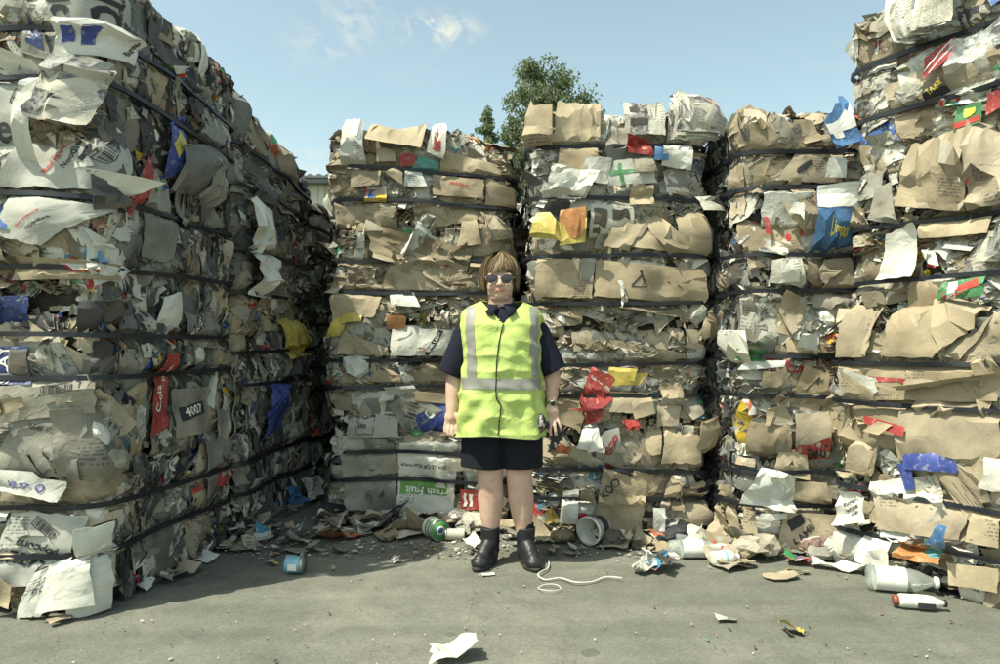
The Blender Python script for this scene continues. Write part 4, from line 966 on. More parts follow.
o, g = H(IR_, 0, [(772, 546), (834, 540), (832, 512), (778, 508)], 'kraft_flat', 'box_side', off=.06, crum=.006, label='brown carton lettered with a meat name'); put_text(o, g, 'LAMB', .42, .40, .06, MAT['ink'], .7); put_rects(o, g, [(-.05, -.035, .05, .035)], MAT['ink'], 'black_label', ctr=(.25, .75), rot=.6)
H(IR_, 0, [(754, 516), (780, 514), (780, 508), (756, 508)], 'white', 'paper_sheet', off=.09, over=True, thick=0)
for i in range(3): H(IR_, 0, [(730+i*9, 535), (738+i*9, 536), (736+i*9, 508), (730+i*9, 506)], 'kraft_flat', off=.07, crum=.02)
# near right stack
o, g = H(NR_, 0, [(846, 482), (898, 490), (888, 426), (850, 418)], 'kraft', off=.04, crum=.005, cell=.05); H(NR_, 0, [(896, 490), (1004, 500), (1004, 412), (900, 408)], 'kraft_flat', off=.035, crum=.006, cell=.06)
H(NR_, 0, [(842, 358), (886, 358), (884, 318), (848, 316)], 'kraft_flat', off=.045, crum=.005); H(NR_, 0, [(884, 358), (1004, 358), (1004, 312), (890, 312)], 'kraft_flat', off=.04, crum=.008, cell=.06)
o, g = H(NR_, 0, [(846, 400), (1004, 402), (1004, 364), (840, 362)], 'kraft_flat', off=.03, crum=.006, cell=.06, label='long smooth tan carton face with red tape'); put_rects(o, g, [(-.10, -.012, .09, .014)], MAT['red'], 'red_tape', ctr=(.32, .55), rot=-.05)
o, g = H(NR_, 0, [(905, 400), (938, 402), (936, 366), (906, 366)], 'kraft_flat', off=.033, crum=.006)
H(NR_, 0, [(868, 422), (912, 436), (912, 426), (868, 414)], 'red', 'tape_strip', off=.06, crum=.002, thick=0, label='torn red tape strip')
H(NR_, 0, [(868, 430), (886, 434), (900, 424), (884, 420)], 'kraft_flat', 'cardboard_flap', off=.07)
H(NR_, 0, [(906, 468), (962, 472), (960, 458), (904, 448)], 'deepblue', 'tape_strip', off=.06, crum=.002, thick=0, label='broad blue tape over a carton flap'); H(NR_, 0, [(908, 490), (918, 488), (914, 462), (900, 462)], 'deepblue', 'tape_strip', off=.058, crum=.002, thick=0)
H(NR_, 0, [(880, 528), (965, 540), (976, 500), (876, 494)], 'kraft_flat', off=.045, crum=.008, cell=.05); H(NR_, 0, [(970, 540), (1004, 546), (1004, 506), (974, 504)], 'kraft_flat', off=.045, crum=.006)
o, g = H(NR_, 0, [(846, 522), (878, 520), (872, 490), (850, 486)], 'white', 'plastic_bag', off=.08, crum=.016, thick=0, over=True, label='printed white bag bulging at the corner'); put_text(o, g, 'sugar\nwhite\nsoft', .55, .5, .035, MAT['ink'], .4)
H(NR_, 0, [(862, 282), (898, 278), (900, 222), (872, 236)], 'white', 'paper_sheet', off=.07, crum=.006, thick=0, over=True, label='smooth white sheet hanging at the corner'); H(NR_, 0, [(898, 262), (928, 268), (920, 252), (900, 250)], 'white', 'paper_sheet', off=.09, thick=0, crum=.012)
H(NR_, 0, [(898, 240), (966, 234), (972, 212), (898, 222)], 'kraft_flat', off=.05, crum=.01); H(NR_, 0, [(884, 316), (930, 308), (928, 282), (890, 282)], 'kraft_flat', off=.05, crum=.01)
H(NR_, 0, [(936, 326), (982, 324), (982, 310), (940, 312)], 'white', 'paper_sheet', off=.09, crum=.01, thick=0, label='crisp white flap sticking out')
o, g = H(NR_, 0, [(920, 302), (966, 296), (966, 276), (924, 284)], 'green', 'packaging_sheet', off=.07, thick=0, crum=.01); put_rects(o, g, [(-.08, -.02, .08, .02)], MAT['redink'], 'red_print', rot=.3); put_rects(o, g, [(-.02, -.04, .02, .04)], MAT['whiteink'], 'white_print', ctr=(.3, .5))
for i in range(6): H(NR_, 0, [(952+i*6, 262-i*2), (1004, 262-i*5), (1004, 226-i*4), (968+i*4, 232-i*3)], 'news', 'newspaper', off=.05+i*.013, crum=.01, thick=0)
o, g = H(NR_, 0, [(932, 186), (950, 186), (950, 168), (936, 166)], 'red', 'packaging_sheet', off=.09, thick=0, label='red packet with two pale loops'); put_text(o, g, 'oo', .5, .45, .09, MAT['whiteink'], .2)
H(NR_, 0, [(880, 210), (944, 214), (948, 146), (890, 140)], 'kraft', off=.055, crum=.022, cell=.05, label='broad crushed brown carton'); H(NR_, 0, [(944, 214), (1004, 200), (1004, 130), (944, 142)], 'kraft', off=.05, crum=.02, cell=.05)
H(NR_, 0, [(852, 222), (882, 226), (872, 182), (856, 190)], 'grey', off=.07, crum=.005)
o, g = H(NR_, 0, [(940, 132), (970, 122), (972, 100), (944, 106)], 'green', 'packaging_sheet', off=.08, thick=0, label='green and red packet'); put_rects(o, g, [(-.06, -.05, .06, -.02)], MAT['redink'], 'red_print'); put_rects(o, g, [(-.03, .0, .03, .04)], MAT['yellowink'], 'yellow_print')
H(NR_, 0, [(972, 116), (990, 106), (986, 88), (974, 92)], 'red', 'packaging_sheet', off=.07, thick=0)
o, g = H(NR_, 0, [(912, 80), (946, 56), (944, 34), (914, 58)], 'red', 'packaging_sheet', off=.08, thick=0, label='red and white striped packet'); put_rects(o, g, [(-.08, .01, .08, .02), (-.06, -.03, .07, -.02)], MAT['whiteink'], 'white_print', rot=.4)
o, g = H(NR_, 0, [(910, 100), (938, 90), (934, 74), (914, 82)], 'dark', 'packaging_sheet', off=.085, thick=0); put_text(o, g, 'TAKE', .5, .5, .04, MAT['yellowink'], .4)
for i in range(8): H(NR_, 0, [(884+i*4, 42-i*1), (908+i*6, 46-i*3), (932+i*3, 0-i*5), (872+i*7, 14-i*4)], 'news' if i % 3 else 'white', 'newspaper', off=.06+i*.014, crum=.006, thick=0, over=True)
H(NR_, 0, [(940, 78), (1004, 48), (1004, 18), (948, 46)], 'film', 'plastic_film', off=.09, crum=.03, thick=0)
H(NR_, 0, [(866, 556), (900, 566), (896, 540), (868, 532)], 'white', 'paper_sheet', off=.06, thick=0, crum=.02)
H(NR_, 0, [(904, 552), (950, 560), (948, 544), (906, 536)], 'orange', 'packaging_sheet', off=.06, thick=0, crum=.02); H(NR_, 0, [(930, 552), (948, 554), (948, 538), (934, 534)], 'teal', 'packaging_sheet', off=.08, thick=0); H(NR_, 0, [(938, 540), (966, 546), (974, 522), (950, 520)], 'blue', 'plastic_bag', off=.07, crum=.02, thick=0)
H(NR_, 0, [(953, 582), (1004, 590), (1004, 566), (950, 560)], 'kraft_flat', off=.05)

# ------------------------------------------------------------------ ground
def ground():
    N = NT('worn_asphalt'); tc = N.n('ShaderNodeTexCoord').outputs['Object']
    big = N.ramp(N.noise(tc, .55, 6, .6, .6), [(.32, (.132,.136,.112,1)), (.5, (.165,.168,.138,1)), (.7, (.205,.205,.166,1))])
    mid = N.ramp(N.noise(tc, 5.5, 6, .65, .4), [(.3, grey(.80)), (.55, grey(1)), (.75, grey(1.1))])
    col = N.mix(1.0, big, mid, 'MULTIPLY')
    mp = N.n('ShaderNodeMapping'); mp.inputs['Scale'].default_value = (.35, 2.6, 1); N.l(tc, mp.inputs[0])
    dr = N.ramp(N.noise(mp.outputs[0], 1.6, 5, .6, .5), [(.35, grey(.88)), (.65, grey(1.07))])
    col = N.mix(1.0, col, dr, 'MULTIPLY')
    agg = N.n('ShaderNodeTexVoronoi'); agg.inputs['Scale'].default_value = 130; N.l(tc, agg.inputs['Vector'])
    ac = N.n('ShaderNodeSeparateColor'); N.l(agg.outputs['Color'], ac.inputs[0])
    col = N.mix(1.0, col, N.ramp(ac.outputs[0], [(0, grey(.84)), (.5, grey(.99)), (1, grey(1.14))]), 'MULTIPLY')
    vs = N.n('ShaderNodeTexVoronoi'); vs.inputs['Scale'].default_value = 2.2; N.l(tc, vs.inputs['Vector'])
    dis = N.math('ADD', vs.outputs['Distance'], N.math('MULTIPLY', N.noise(tc, 30, 3, .6), .05))
    sep = N.n('ShaderNodeSeparateColor'); N.l(vs.outputs['Color'], sep.inputs[0])
    spot = N.math('MULTIPLY', N.math('LESS_THAN', dis, .115), N.math('GREATER_THAN', sep.outputs[0], .55))
    col = N.mix(N.math('MULTIPLY', spot, .45), col, (.05,.052,.05,1))
    mt = N.n('ShaderNodeMapping'); mt.inputs['Rotation'].default_value = (0, 0, .28); mt.inputs['Scale'].default_value = (.12, 1.9, 1); N.l(tc, mt.inputs[0])
    tk = N.ramp(N.noise(mt.outputs[0], 2.2, 3, .5, .3), [(.50, grey(0)), (.60, grey(.22))])
    col = N.mix(tk, col, (.075,.078,.068,1))
    pal = N.ramp(N.noise(tc, 1.3, 7, .7, 1.2), [(.56, grey(0)), (.68, grey(.22))])
    col = N.mix(pal, col, (.30,.29,.24,1))
    N.l(col, N.b.inputs['Base Color']); N.b.inputs['Roughness'].default_value = .9; N.b.inputs['Specular IOR Level'].default_value = .25
    nb = N.bump(agg.outputs['Distance'], .004, .5); nb = N.bump(N.noise(tc, 6, 5, .6), .012, .5, nb)
    N.l(nb, N.b.inputs['Normal'])
    v = []; 
    xs = np.concatenate([[-300, -60, -20], np.linspace(-8, 8, 65), [20, 60, 300]]); ys = np.concatenate([[-60, -15], np.linspace(-4, 10, 57), [20, 60, 400]])
    X, Y = np.meshgrid(xs, ys, indexing='ij'); P = np.stack([X, Y, X*0], -1)
    Z = .006*vnoise(P, .8, 3)*((np.abs(X) < 8) & (Y > -4) & (Y < 10)); P[..., 2] = Z-.006
    idx = np.arange(X.size).reshape(X.shape)
    f = np.stack([idx[:-1, :-1], idx[1:, :-1], idx[1:, 1:], idx[:-1, 1:]], -1).reshape(-1, 4)
    o = mesh_np('ground', P.reshape(-1, 3), f, N.m, smooth=True); o['kind'] = 'structure'
ground()

# ------------------------------------------------------------------ shed behind
def box_bm(bm, x0, x1, y0, y1, z0, z1):
    v = [bm.verts.new(p) for p in ((x0,y0,z0),(x1,y0,z0),(x1,y1,z0),(x0,y1,z0),(x0,y0,z1),(x1,y0,z1),(x1,y1,z1),(x0,y1,z1))]
    for q in ((3,2,1,0),(4,5,6,7),(0,1,5,4),(1,2,6,5),(2,3,7,6),(3,0,4,7)): bm.faces.new([v[i] for i in q])
def tube_bm(bm, pts, rad, seg=8, cap=True):
    rings = []
    pts = [Vector(p) for p in pts]
    if not isinstance(rad, (list, tuple)): rad = [rad]*len(pts)
    for i, p in enumerate(pts):
        d = (pts[min(i+1, len(pts)-1)]-pts[max(i-1, 0)]).normalized()
        u = d.orthogonal().normalized() if abs(d.z) > .95 else d.cross(Vector((0, 0, 1))).normalized()
        w = d.cross(u)
        rings.append([bm.verts.new(p+(u*math.cos(a)+w*math.sin(a))*rad[i]) for a in [2*math.pi*k/seg for k in range(seg)]])
    for a, b_ in zip(rings, rings[1:]):
        for k in range(seg): bm.faces.new((a[k], a[(k+1) % seg], b_[(k+1) % seg], b_[k]))
    if cap:
        bm.faces.new(rings[0][::-1]); bm.faces.new(rings[-1])
def lathe_bm(bm, prof, seg=24, cap=True):
    """prof: (r, x) along +X"""
    rings = [[bm.verts.new((x, r*math.cos(2*math.pi*k/seg), r*math.sin(2*math.pi*k/seg))) for k in range(seg)] for r, x in prof]
    for a, b_ in zip(rings, rings[1:]):
        for k in range(seg): bm.faces.new((a[k], b_[k], b_[(k+1) % seg], a[(k+1) % seg]))
    if cap: bm.faces.new(rings[0]); bm.faces.new(rings[-1][::-1])
    bmesh.ops.recalc_face_normals(bm, faces=bm.faces)

MAT['cladding'] = solid('cream_painted_cladding', (.56,.56,.46,1), .6, var=.12, nscale=1.2)
MAT['roofmetal'] = solid('grey_roof_metal', (.16,.17,.17,1), .5, metal=.4, var=.25, nscale=2)
MAT['concrete'] = solid('concrete', (.32,.31,.28,1), .9, var=.25, nscale=3)
shed = empty('industrial_shed', (-7.5, 20, 0), 'cream metal shed with grey roof standing behind the left and rear bales', 'shed')
def corr(x0, x1, z0, z1, y, pitch=.2, d=.035):
    bm = bmesh.new(); x = x0; k = 0; prof = []
    while x < x1:
        prof += [(x, 0), (x+pitch*.45, 0), (x+pitch*.55, -d), (x+pitch*.9, -d)]; x += pitch
    vs = [[bm.verts.new((a, y+b_, z)) for a, b_ in prof] for z in (z0, z1)]
    for i in range(len(prof)-1): bm.faces.new((vs[0][i], vs[0][i+1], vs[1][i+1], vs[1][i]))
    return bm
bm_obj('cladding', corr(-6.5, 4.6, .5, 5.62, 0), MAT['cladding'], shed, False)
bm = bmesh.new(); box_bm(bm, -6.5, 4.6, .05, 12, 0, 5.5); bm_obj('wall', bm, MAT['cladding'], shed, False)
bm = bmesh.new(); box_bm(bm, -6.55, 4.65, -.06, 12.1, 0, .48); bm_obj('plinth', bm, MAT['concrete'], shed, False)
bm = bmesh.new()                                               # corrugated roof sheet with visible thickness
prof = []
x = -6.9
while x < 5.0: prof += [(x, 0), (x+.06, .045), (x+.13, .045), (x+.19, 0)]; x += .25
for dz in (0,):
    A = [bm.verts.new((a, -.45, 5.78+b_)) for a, b_ in prof]; B = [bm.verts.new((a, 12.4, 6.5+b_)) for a, b_ in prof]
    A2 = [bm.verts.new((a, -.45, 5.72)) for a, b_ in prof]
for i in range(len(prof)-1): bm.faces.new((A[i], A[i+1], B[i+1], B[i])); bm.faces.new((A2[i], A2[i+1], A[i+1], A[i]))
bm_obj('roof', bm, MAT['roofmetal'], shed, False)
bm = bmesh.new(); box_bm(bm, -6.8, 4.9, -.40, -.05, 5.60, 5.715); bm_obj('gutter', bm, MAT['roofmetal'], shed, False)
for x in (2.72, -3.5):
    bm = bmesh.new(); tube_bm(bm, [(x, -.2, 5.62), (x, -.16, 5.3), (x, -.10, 5.1), (x, -.10, .1)], .07, 8); bm_obj('downpipe', bm, MAT['cladding'], shed)
    for z in (4.6, 2.6): 
        bm = bmesh.new(); box_bm(bm, x-.11, x+.11, -.19, -.01, z, z+.07); bm_obj('pipe_bracket', bm, MAT['roofmetal'], shed, False)

# ------------------------------------------------------------------ trees behind
def leafmat():
    N = NT('eucalypt_leaves'); r = N.rnd()
    c = N.ramp(r, [(0, (.09,.13,.06,1)), (.5, (.14,.19,.09,1)), (.85, (.20,.25,.12,1)), (1, (.28,.31,.16,1))])
    N.l(c, N.b.inputs['Base Color']); N.b.inputs['Roughness'].default_value = .5
    tl = N.n('ShaderNodeBsdfTranslucent'); N.l(c, tl.inputs[0]); mx = N.n('ShaderNodeMixShader'); mx.inputs[0].default_value = .45
    N.l(N.b.outputs[0], mx.inputs[1]); N.l(tl.outputs[0], mx.inputs[2]); N.l(mx.outputs[0], N.out.inputs[0])
    return N.m
MAT['leaf'] = leafmat(); MAT['bark'] = solid('pale_bark', (.30,.26,.20,1), .9, crump=.02, var=.35, nscale=6)
def tree(x, y, h, spread, label, seed, low=.3, nleaf=9000, lean=0.0):
    r = np.random.default_rng(seed); t = empty('eucalyptus_tree', (x, y, 0), label, 'tree', 'trees behind the bales')
    bm = bmesh.new()
    top = np.array([lean, 0, h*.93]); pts = [np.array([0, 0, 0.]), np.array([lean*.2, .1, h*.3]), np.array([lean*.5, -.1, h*.6]), top]
    tube_bm(bm, [tuple(p) for p in pts], [h*.022, h*.017, h*.010, .02], 9)
    cl = []
    for i in range(70):
        f = r.uniform(low, 1.0); zc = h*f
        R = spread*min(1.0, max(.05, (1.03-f)/.17))**.75
        a = r.random()*2*np.pi; q = R*r.uniform(.15, 1.0)
        e = np.array([lean*f+math.cos(a)*q, math.sin(a)*q, zc-.1])
        b0 = np.array([lean*f*.8, 0, max(h*.2, (zc-q*1.1)*.93)])
        m = (b0+e)/2+r.normal(0, .1, 3)
        tube_bm(bm, [tuple(b0), tuple(m), tuple(e)], [h*.006, h*.004, .01], 5)
        for q2 in range(4): cl.append((e+r.normal(0, .28, 3)*spread*.35, r.uniform(.12, .27)*spread))
    bm_obj('trunk', bm, MAT['bark'], t)
    cen = np.array([c for c, _ in cl]); rad = np.array([q for _, q in cl])
    ci = r.integers(0, len(cl), nleaf); d = r.normal(0, 1, (nleaf, 3)); d /= np.linalg.norm(d, axis=1, keepdims=True)
    P = cen[ci]+d*(rad[ci]*r.random(nleaf)**.4)[:, None]; P[:, 2] = np.minimum(P[:, 2], h*1.02)
    a = r.normal(0, 1, (nleaf, 3)); a[:, 2] -= .8; a /= np.linalg.norm(a, axis=1, keepdims=True)
    b_ = np.cross(a, r.normal(0, 1, (nleaf, 3))); b_ /= np.linalg.norm(b_, axis=1, keepdims=True)
    L_ = r.uniform(.09, .20, nleaf)[:, None]; w = L_*.26
    V = np.stack([P-a*L_*.5, P+b_*w, P+a*L_*.5, P-b_*w], 1).reshape(-1, 3)
    f = np.arange(nleaf)[:, None]*4+np.arange(4)[None]
    mesh_np('crown', V, f, MAT['leaf'], t)
tree(1.80, 28, 12.25, 2.05, 'tall grey-green gum tree rising between the two rear stacks', 3, .42, 26000, .35)
tree(-.34, 27, 10.1, .8, 'smaller gum tree just left of the tall one', 8, .5, 6000, -.1)
tree(.62, 29, 10.4, .95, 'slim gum tree half hidden by the tall one', 13, .5, 6000, .1)

# ------------------------------------------------------------------ litter on the ground
def gp(px, py): Y = CAM_H*F/(py-HOR); return (px_xy(px, Y), Y)
def flat_sheet(w, h, seed, crum=.02, curl=.25, m=7, n=6, tear=.12, thick=0):
    r = np.random.default_rng(seed); a, b_, ST = quad_grid([(-w/2, -h/2), (w/2*.9, -h/2), (w/2, h/2), (-w/2*.85, h/2*.9)], m, n, .28, tear, r)
    X, Y = ST[..., 0], ST[..., 1]; z = np.zeros_like(X)
    for _ in range(3):
        th = r.random()*math.pi; z += crum*r.uniform(.4, 1.2)*tri((X*math.cos(th)+Y*math.sin(th))*r.uniform(3, 9)+r.random())
    cd = r.random()*6.28; d = np.clip((a-.5)*2*math.cos(cd)+(b_-.5)*2*math.sin(cd)-r.uniform(-.1, .5), 0, None)
    z += curl*d**1.4*min(w, h)+crum*.3*r.random(X.shape)
    z -= z.min()-.003
    f, idx = grid_faces(m, n, r); V = np.stack([X, Y, z], -1).reshape(-1, 3); uv = np.stack([X, Y], -1).reshape(-1, 2)
    if thick:
        loop = np.concatenate([idx[:-1, 0], idx[-1, :-1], idx[:0:-1, -1], idx[0, :0:-1]]); nv = len(V)
        V = np.concatenate([V, V[loop]-[0, 0, thick]]); uv = np.concatenate([uv, uv[loop]]); i = np.arange(len(loop)); j = (i+1) % len(loop)
        f = np.concatenate([f, np.stack([loop[i], nv+i, nv+j], -1), np.stack([loop[i], nv+j, loop[j]], -1)]); V[:, 2] += thick
    return V, f, uv
def litter(name, px, py, w, h, mat, label, cat, group=None, seed=None, rz=None, z=0.0, tilt=(0, 0), **k):
    x, y = gp(px, py) if px is not None else py
    seed = seed or int(rng.integers(1e6)); V, f, uv = flat_sheet(w, h, seed, **k)
    o = mesh_np(name, V, f, MAT[mat], None, uv=uv, smooth=0.5, loc=(x, y, z)); o.rotation_euler = (tilt[0], tilt[1], rng.random()*6.28 if rz is None else rz)
    return tag(o, label, cat, group)
def loose_wad(name, x, y, r, mat, label, cat, group=None, z=0):
    v, f = wad_mesh(r, rng.integers(999), .55, 2); v[:, 2] -= v[:, 2].min()
    o = mesh_np(name, v, f, MAT[mat], None, uv=v[:, :2]*1.5, loc=(x, y, z)); o.rotation_euler = (0, 0, rng.random()*6); return tag(o, label, cat, group)

litter('crumpled_paper', 453, 657, .20, .13, 'white', 'crumpled white paper lying at the very front of the asphalt', 'paper', crum=.03, curl=.35, seed=5, m=9, n=8, rz=.2)
litter('paper_scrap', 488, 575, .075, .035, 'white', "small white card just in front of the woman's boots", 'paper', crum=.002, curl=0, rz=.3, seed=4, tear=.02)
litter('foil_wrapper', 726, 621, .11, .05, 'news', 'flat silvery printed wrapper alone on the open asphalt', 'wrapper', crum=.008, seed=9, rz=.1)
litter('snack_wrapper', 791, 633, .11, .07, 'yellow', 'black and yellow snack wrapper nearest the camera on the right', 'wrapper', crum=.03, curl=.4, seed=12, rz=-.2)
litter('snack_wrapper', 789, 635, .06, .03, 'dark', 'dark torn corner beside the yellow snack wrapper', 'wrapper', crum=.02, curl=.3, seed=13)
litter('cardboard_piece', 780, 577, .22, .13, 'kraft_flat', 'pointed flat tan cardboard piece on the asphalt', 'cardboard', crum=.004, curl=.12, seed=15, rz=.3, thick=.004, tear=.2)
litter('cardboard_piece', 797, 573, .13, .05, 'kraft_flat', 'narrow tan cardboard strip beside the pointed piece', 'cardboard', crum=.01, seed=16, rz=-.1, thick=.004)
litter('cardboard_piece', 735, 566, .24, .12, 'kraft_flat', 'pale cardboard carton flap under the bottles', 'cardboard', crum=.02, curl=.2, seed=17, rz=.1, thick=.004)
litter('yellow_card', 700, 556, .13, .04, 'yellow', 'flat yellow card edge under the clear bottles', 'card', crum=.003, curl=0, seed=18, rz=-.1)
for i, (px, py, w, h, m) in enumerate([(645, 572, .16, .09, 'news'), (658, 570, .17, .10, 'print'), (668, 567, .15, .08, 'news'), (655, 566, .16, .07, 'white'), (664, 574, .13, .08, 'dark')]):
    litter('newspaper_scrap', px, py, w, h, m, ['newsprint sheet at the bottom left', 'red printed page in the middle', 'newsprint sheet at the right end', 'white page at the back', 'dark page at the front'][i]+' of the small newspaper heap', 'newspaper', 'scraps of the small newspaper heap', crum=.03, curl=.5, seed=30+i, z=.004+.012*i)
litter('white_paper_strip', 838, 569, .30, .09, 'white', 'long torn white paper strip at the foot of the nearest right stack', 'paper', crum=.02, curl=.2, seed=40, rz=-.45)
litter('red_plastic_bit', 875+7, 621-6, .02, .015, 'red', 'tiny red plastic fragment beside the sauce bottle', 'fragment', crum=.003, m=3, n=3)
# random scraps by zone
zones = [
 ((225, 345), (535, 552), 26, 'at the foot of the left wall and rear left stack', (.05, .15)),
 ((330, 480), (523, 540), 52, 'heaped along the foot of the rear left stack', (.07, .24)),
 ((462, 620), (532, 556), 40, 'on the asphalt behind and beside the boots', (.04, .15)),
 ((600, 735), (538, 552), 30, 'along the foot of the rear right stack', (.05, .18)),
 ((715, 850), (545, 566), 26, 'at the foot of the recessed right stack', (.05, .18)),
 ((262, 400), (552, 575), 9, 'on the asphalt near the blue tin', (.02, .06)),
]
NM = {'white': ('paper_scrap', 'torn white paper scrap', 'paper'), 'news': ('newspaper_scrap', 'crumpled newsprint scrap', 'newspaper'), 'kraft': ('cardboard_scrap', 'torn brown cardboard scrap', 'cardboard'),
      'kraft_flat': ('cardboard_scrap', 'flat tan cardboard scrap', 'cardboard'), 'grey': ('board_scrap', 'grey board scrap', 'cardboard'), 'print': ('wrapper_scrap', 'coloured wrapper scrap', 'wrapper'), 'film': ('plastic_scrap', 'clear plastic film scrap', 'plastic'), 'dark': ('dark_scrap', 'dark plastic scrap', 'plastic')}
LM = [(235, 'near the middle left column'), (268, 'below the blue plastic'), (298, 'behind the blue tin'), (330, 'in the far left corner'), (365, 'below the grey carton'),
      (400, 'left of the green banded tin'), (437, 'around the green banded tin'), (462, 'beside the small printed can'), (490, "behind the woman's boots"), (520, 'below the central gap'), (552, 'just right of the boots'), (590, 'around the white bucket'),
      (625, 'by the black rag'), (655, 'behind the newspaper heap'), (690, 'among the clear bottles'), (730, 'under the yellow-labelled bottle'), (770, 'behind the pointed cardboard'), (805, 'below the LAMB carton'), (840, 'near the right stack corner')]
y0_mid = 540
def near(px, py):
    q = min(LM, key=lambda a: abs(a[0]-px))[1]
    return q+(' by the bales' if py < y0_mid else '')
for (x0, x1), (y0, y1), n, where, sz in zones:
    sz = (sz[0], sz[1]*1.2)
    for i in range(n):
        k = pick('mixed'); nm, lb, ct = NM[k]; px = rng.uniform(x0, x1); py = y0+(y1-y0)*rng.random()**1.6
        w = rng.uniform(*sz); hz = max(0, .06*(1-(py-y0)/(y1-y0)))*rng.random()*(sz[1] > .1)
        ar = rng.uniform(.4, .9)
        litter(nm, px, py, w, w*ar, k, ('narrow ' if ar < .52 else '')+('small ' if w < sz[0]+.3*(sz[1]-sz[0]) else 'large ' if w > sz[0]+.7*(sz[1]-sz[0]) else '')+lb+' '+near(px, py), ct, lb+'s '+near(px, py), crum=rng.uniform(.008, .03), curl=rng.uniform(0, .6), m=5, n=5, z=hz, tilt=(rng.normal(0, .2) if hz > .01 else 0, rng.normal(0, .2) if hz > .01 else 0), thick=.003 if 'kraft' in k else 0)
def foot_litter(s0, s1, stack, face, n, seed):
    """scraps along the left wall's foot"""
    r = np.random.default_rng(seed)
    A = stack.corners[face]; Bc = stack.corners[(face+1) % 4]; d = (Bc-A)/np.hypot(*(Bc-A)); nn = np.array([d[1], -d[0]])
    where = 'at the foot of the left wall'
    for i in range(n):
        k = pick('mixed'); nm, lb, ct = NM[k]; p = A+d*r.uniform(s0, s1)+nn*abs(r.normal(0, .07))
        w = r.uniform(.04, .15)
        litter(nm, None, tuple(p), w, w*r.uniform(.4, .9), k, ('small ' if w < .09 else '')+lb+' '+where+(' near the camera end' if i % 1 == 0 and p[1] < 3.6 else ' below the 4007 board' if p[1] < 4.1 else ' in its deep shade' if p[1] < 4.9 else ' at its far end'), ct, lb+'s '+where, crum=.02, curl=r.uniform(0, .5), m=4, n=4, z=r.random()*.02)
foot_litter(0, 1.1, left[0], 1, 26, 5); foot_litter(0, 1.1, left[1], 1, 22, 6)
foot_litter(.5, 1.15, left[0], 0, 10, 7); 
HW = ['white', 'news', 'kraft', 'grey', 'news', 'dark', 'kraft']
for i in range(34):
    if i < 20: X_0, Y_0 = rng.uniform(-1.12, -.12), YR-.10-abs(rng.normal(0, .08))
    elif i < 27: X_0, Y_0 = rng.uniform(.15, 1.2), YQ-.09-abs(rng.normal(0, .05))
    else: X_0, Y_0 = rng.uniform(1.2, 1.8), YI-.12-abs(rng.normal(0, .05))
    k = HW[int(rng.integers(len(HW)))]; px_ = 500+X_0/Y_0*700; nm, lb, ct = NM[k]
    lb = {'white': 'crumpled white paper ball', 'news': 'crumpled newspaper ball', 'kraft': 'crushed brown cardboard lump', 'grey': 'crushed grey board lump', 'dark': 'crushed dark plastic lump'}[k]
    r_0 = rng.uniform(.05, .11); loose_wad('crumpled_'+('paper' if k in ('white', 'news') else 'lump'), X_0, Y_0, r_0, k, ('large ' if r_0 > .085 else '')+lb+' '+near(px_, 541), ct, lb+'s '+near(px_, 541))
# stuff: crumbs and grit
def crumbs(name, label, n, xr, yr, mats, size, seed, gather=None):
    r = np.random.default_rng(seed); px = r.uniform(*xr, n); py = yr[0]+(yr[1]-yr[0])*r.random(n)**(gather or 1)
    Y = CAM_H*F/(py-HOR); X = (px-500)/F*Y; sz = r.uniform(*size, n)*(.4+.6*r.random(n)**2); th = r.random(n)*6.28
    g = np.array([(-1, -1), (1, -1), (1, 1), (-1, 1)]); gx = g[:, 0][None]*sz[:, None]*(.6+.6*r.random((n, 4))); gy = g[:, 1][None]*sz[:, None]*.6*(.4+.9*r.random((n, 4)))
    VX = X[:, None]+gx*np.cos(th)[:, None]-gy*np.sin(th)[:, None]; VY = Y[:, None]+gx*np.sin(th)[:, None]+gy*np.cos(th)[:, None]
    VZ = .005+sz[:, None]*.5*r.random((n, 4))
    V = np.stack([VX, VY, VZ], -1).reshape(-1, 3); f = np.arange(n)[:, None]*4+np.arange(4); f = np.concatenate([f[:, [0, 1, 2]], f[:, [0, 2, 3]]])
    mi = r.integers(0, len(mats), n); o = mesh_np(name, V, f, [MAT[m] for m in mats], None, uv=np.stack([gx, gy], -1).reshape(-1, 2), midx=np.tile(mi, 2))
    o['kind'] = 'stuff'; tag(o, label, 'litter')
crumbs('paper_crumbs', 'tiny shredded paper and grit scattered along the foot of the stacks', 1500, (225, 850), (528, 560), ['white', 'kraft', 'dark', 'grey', 'news', 'print'], (.006, .022), 3, 1.3)
crumbs('loose_grit', 'sparse dark and pale crumbs on the open asphalt', 420, (-40, 1040), (556, 700), ['dark', 'dark', 'white', 'kraft', 'green'], (.003, .011), 4)

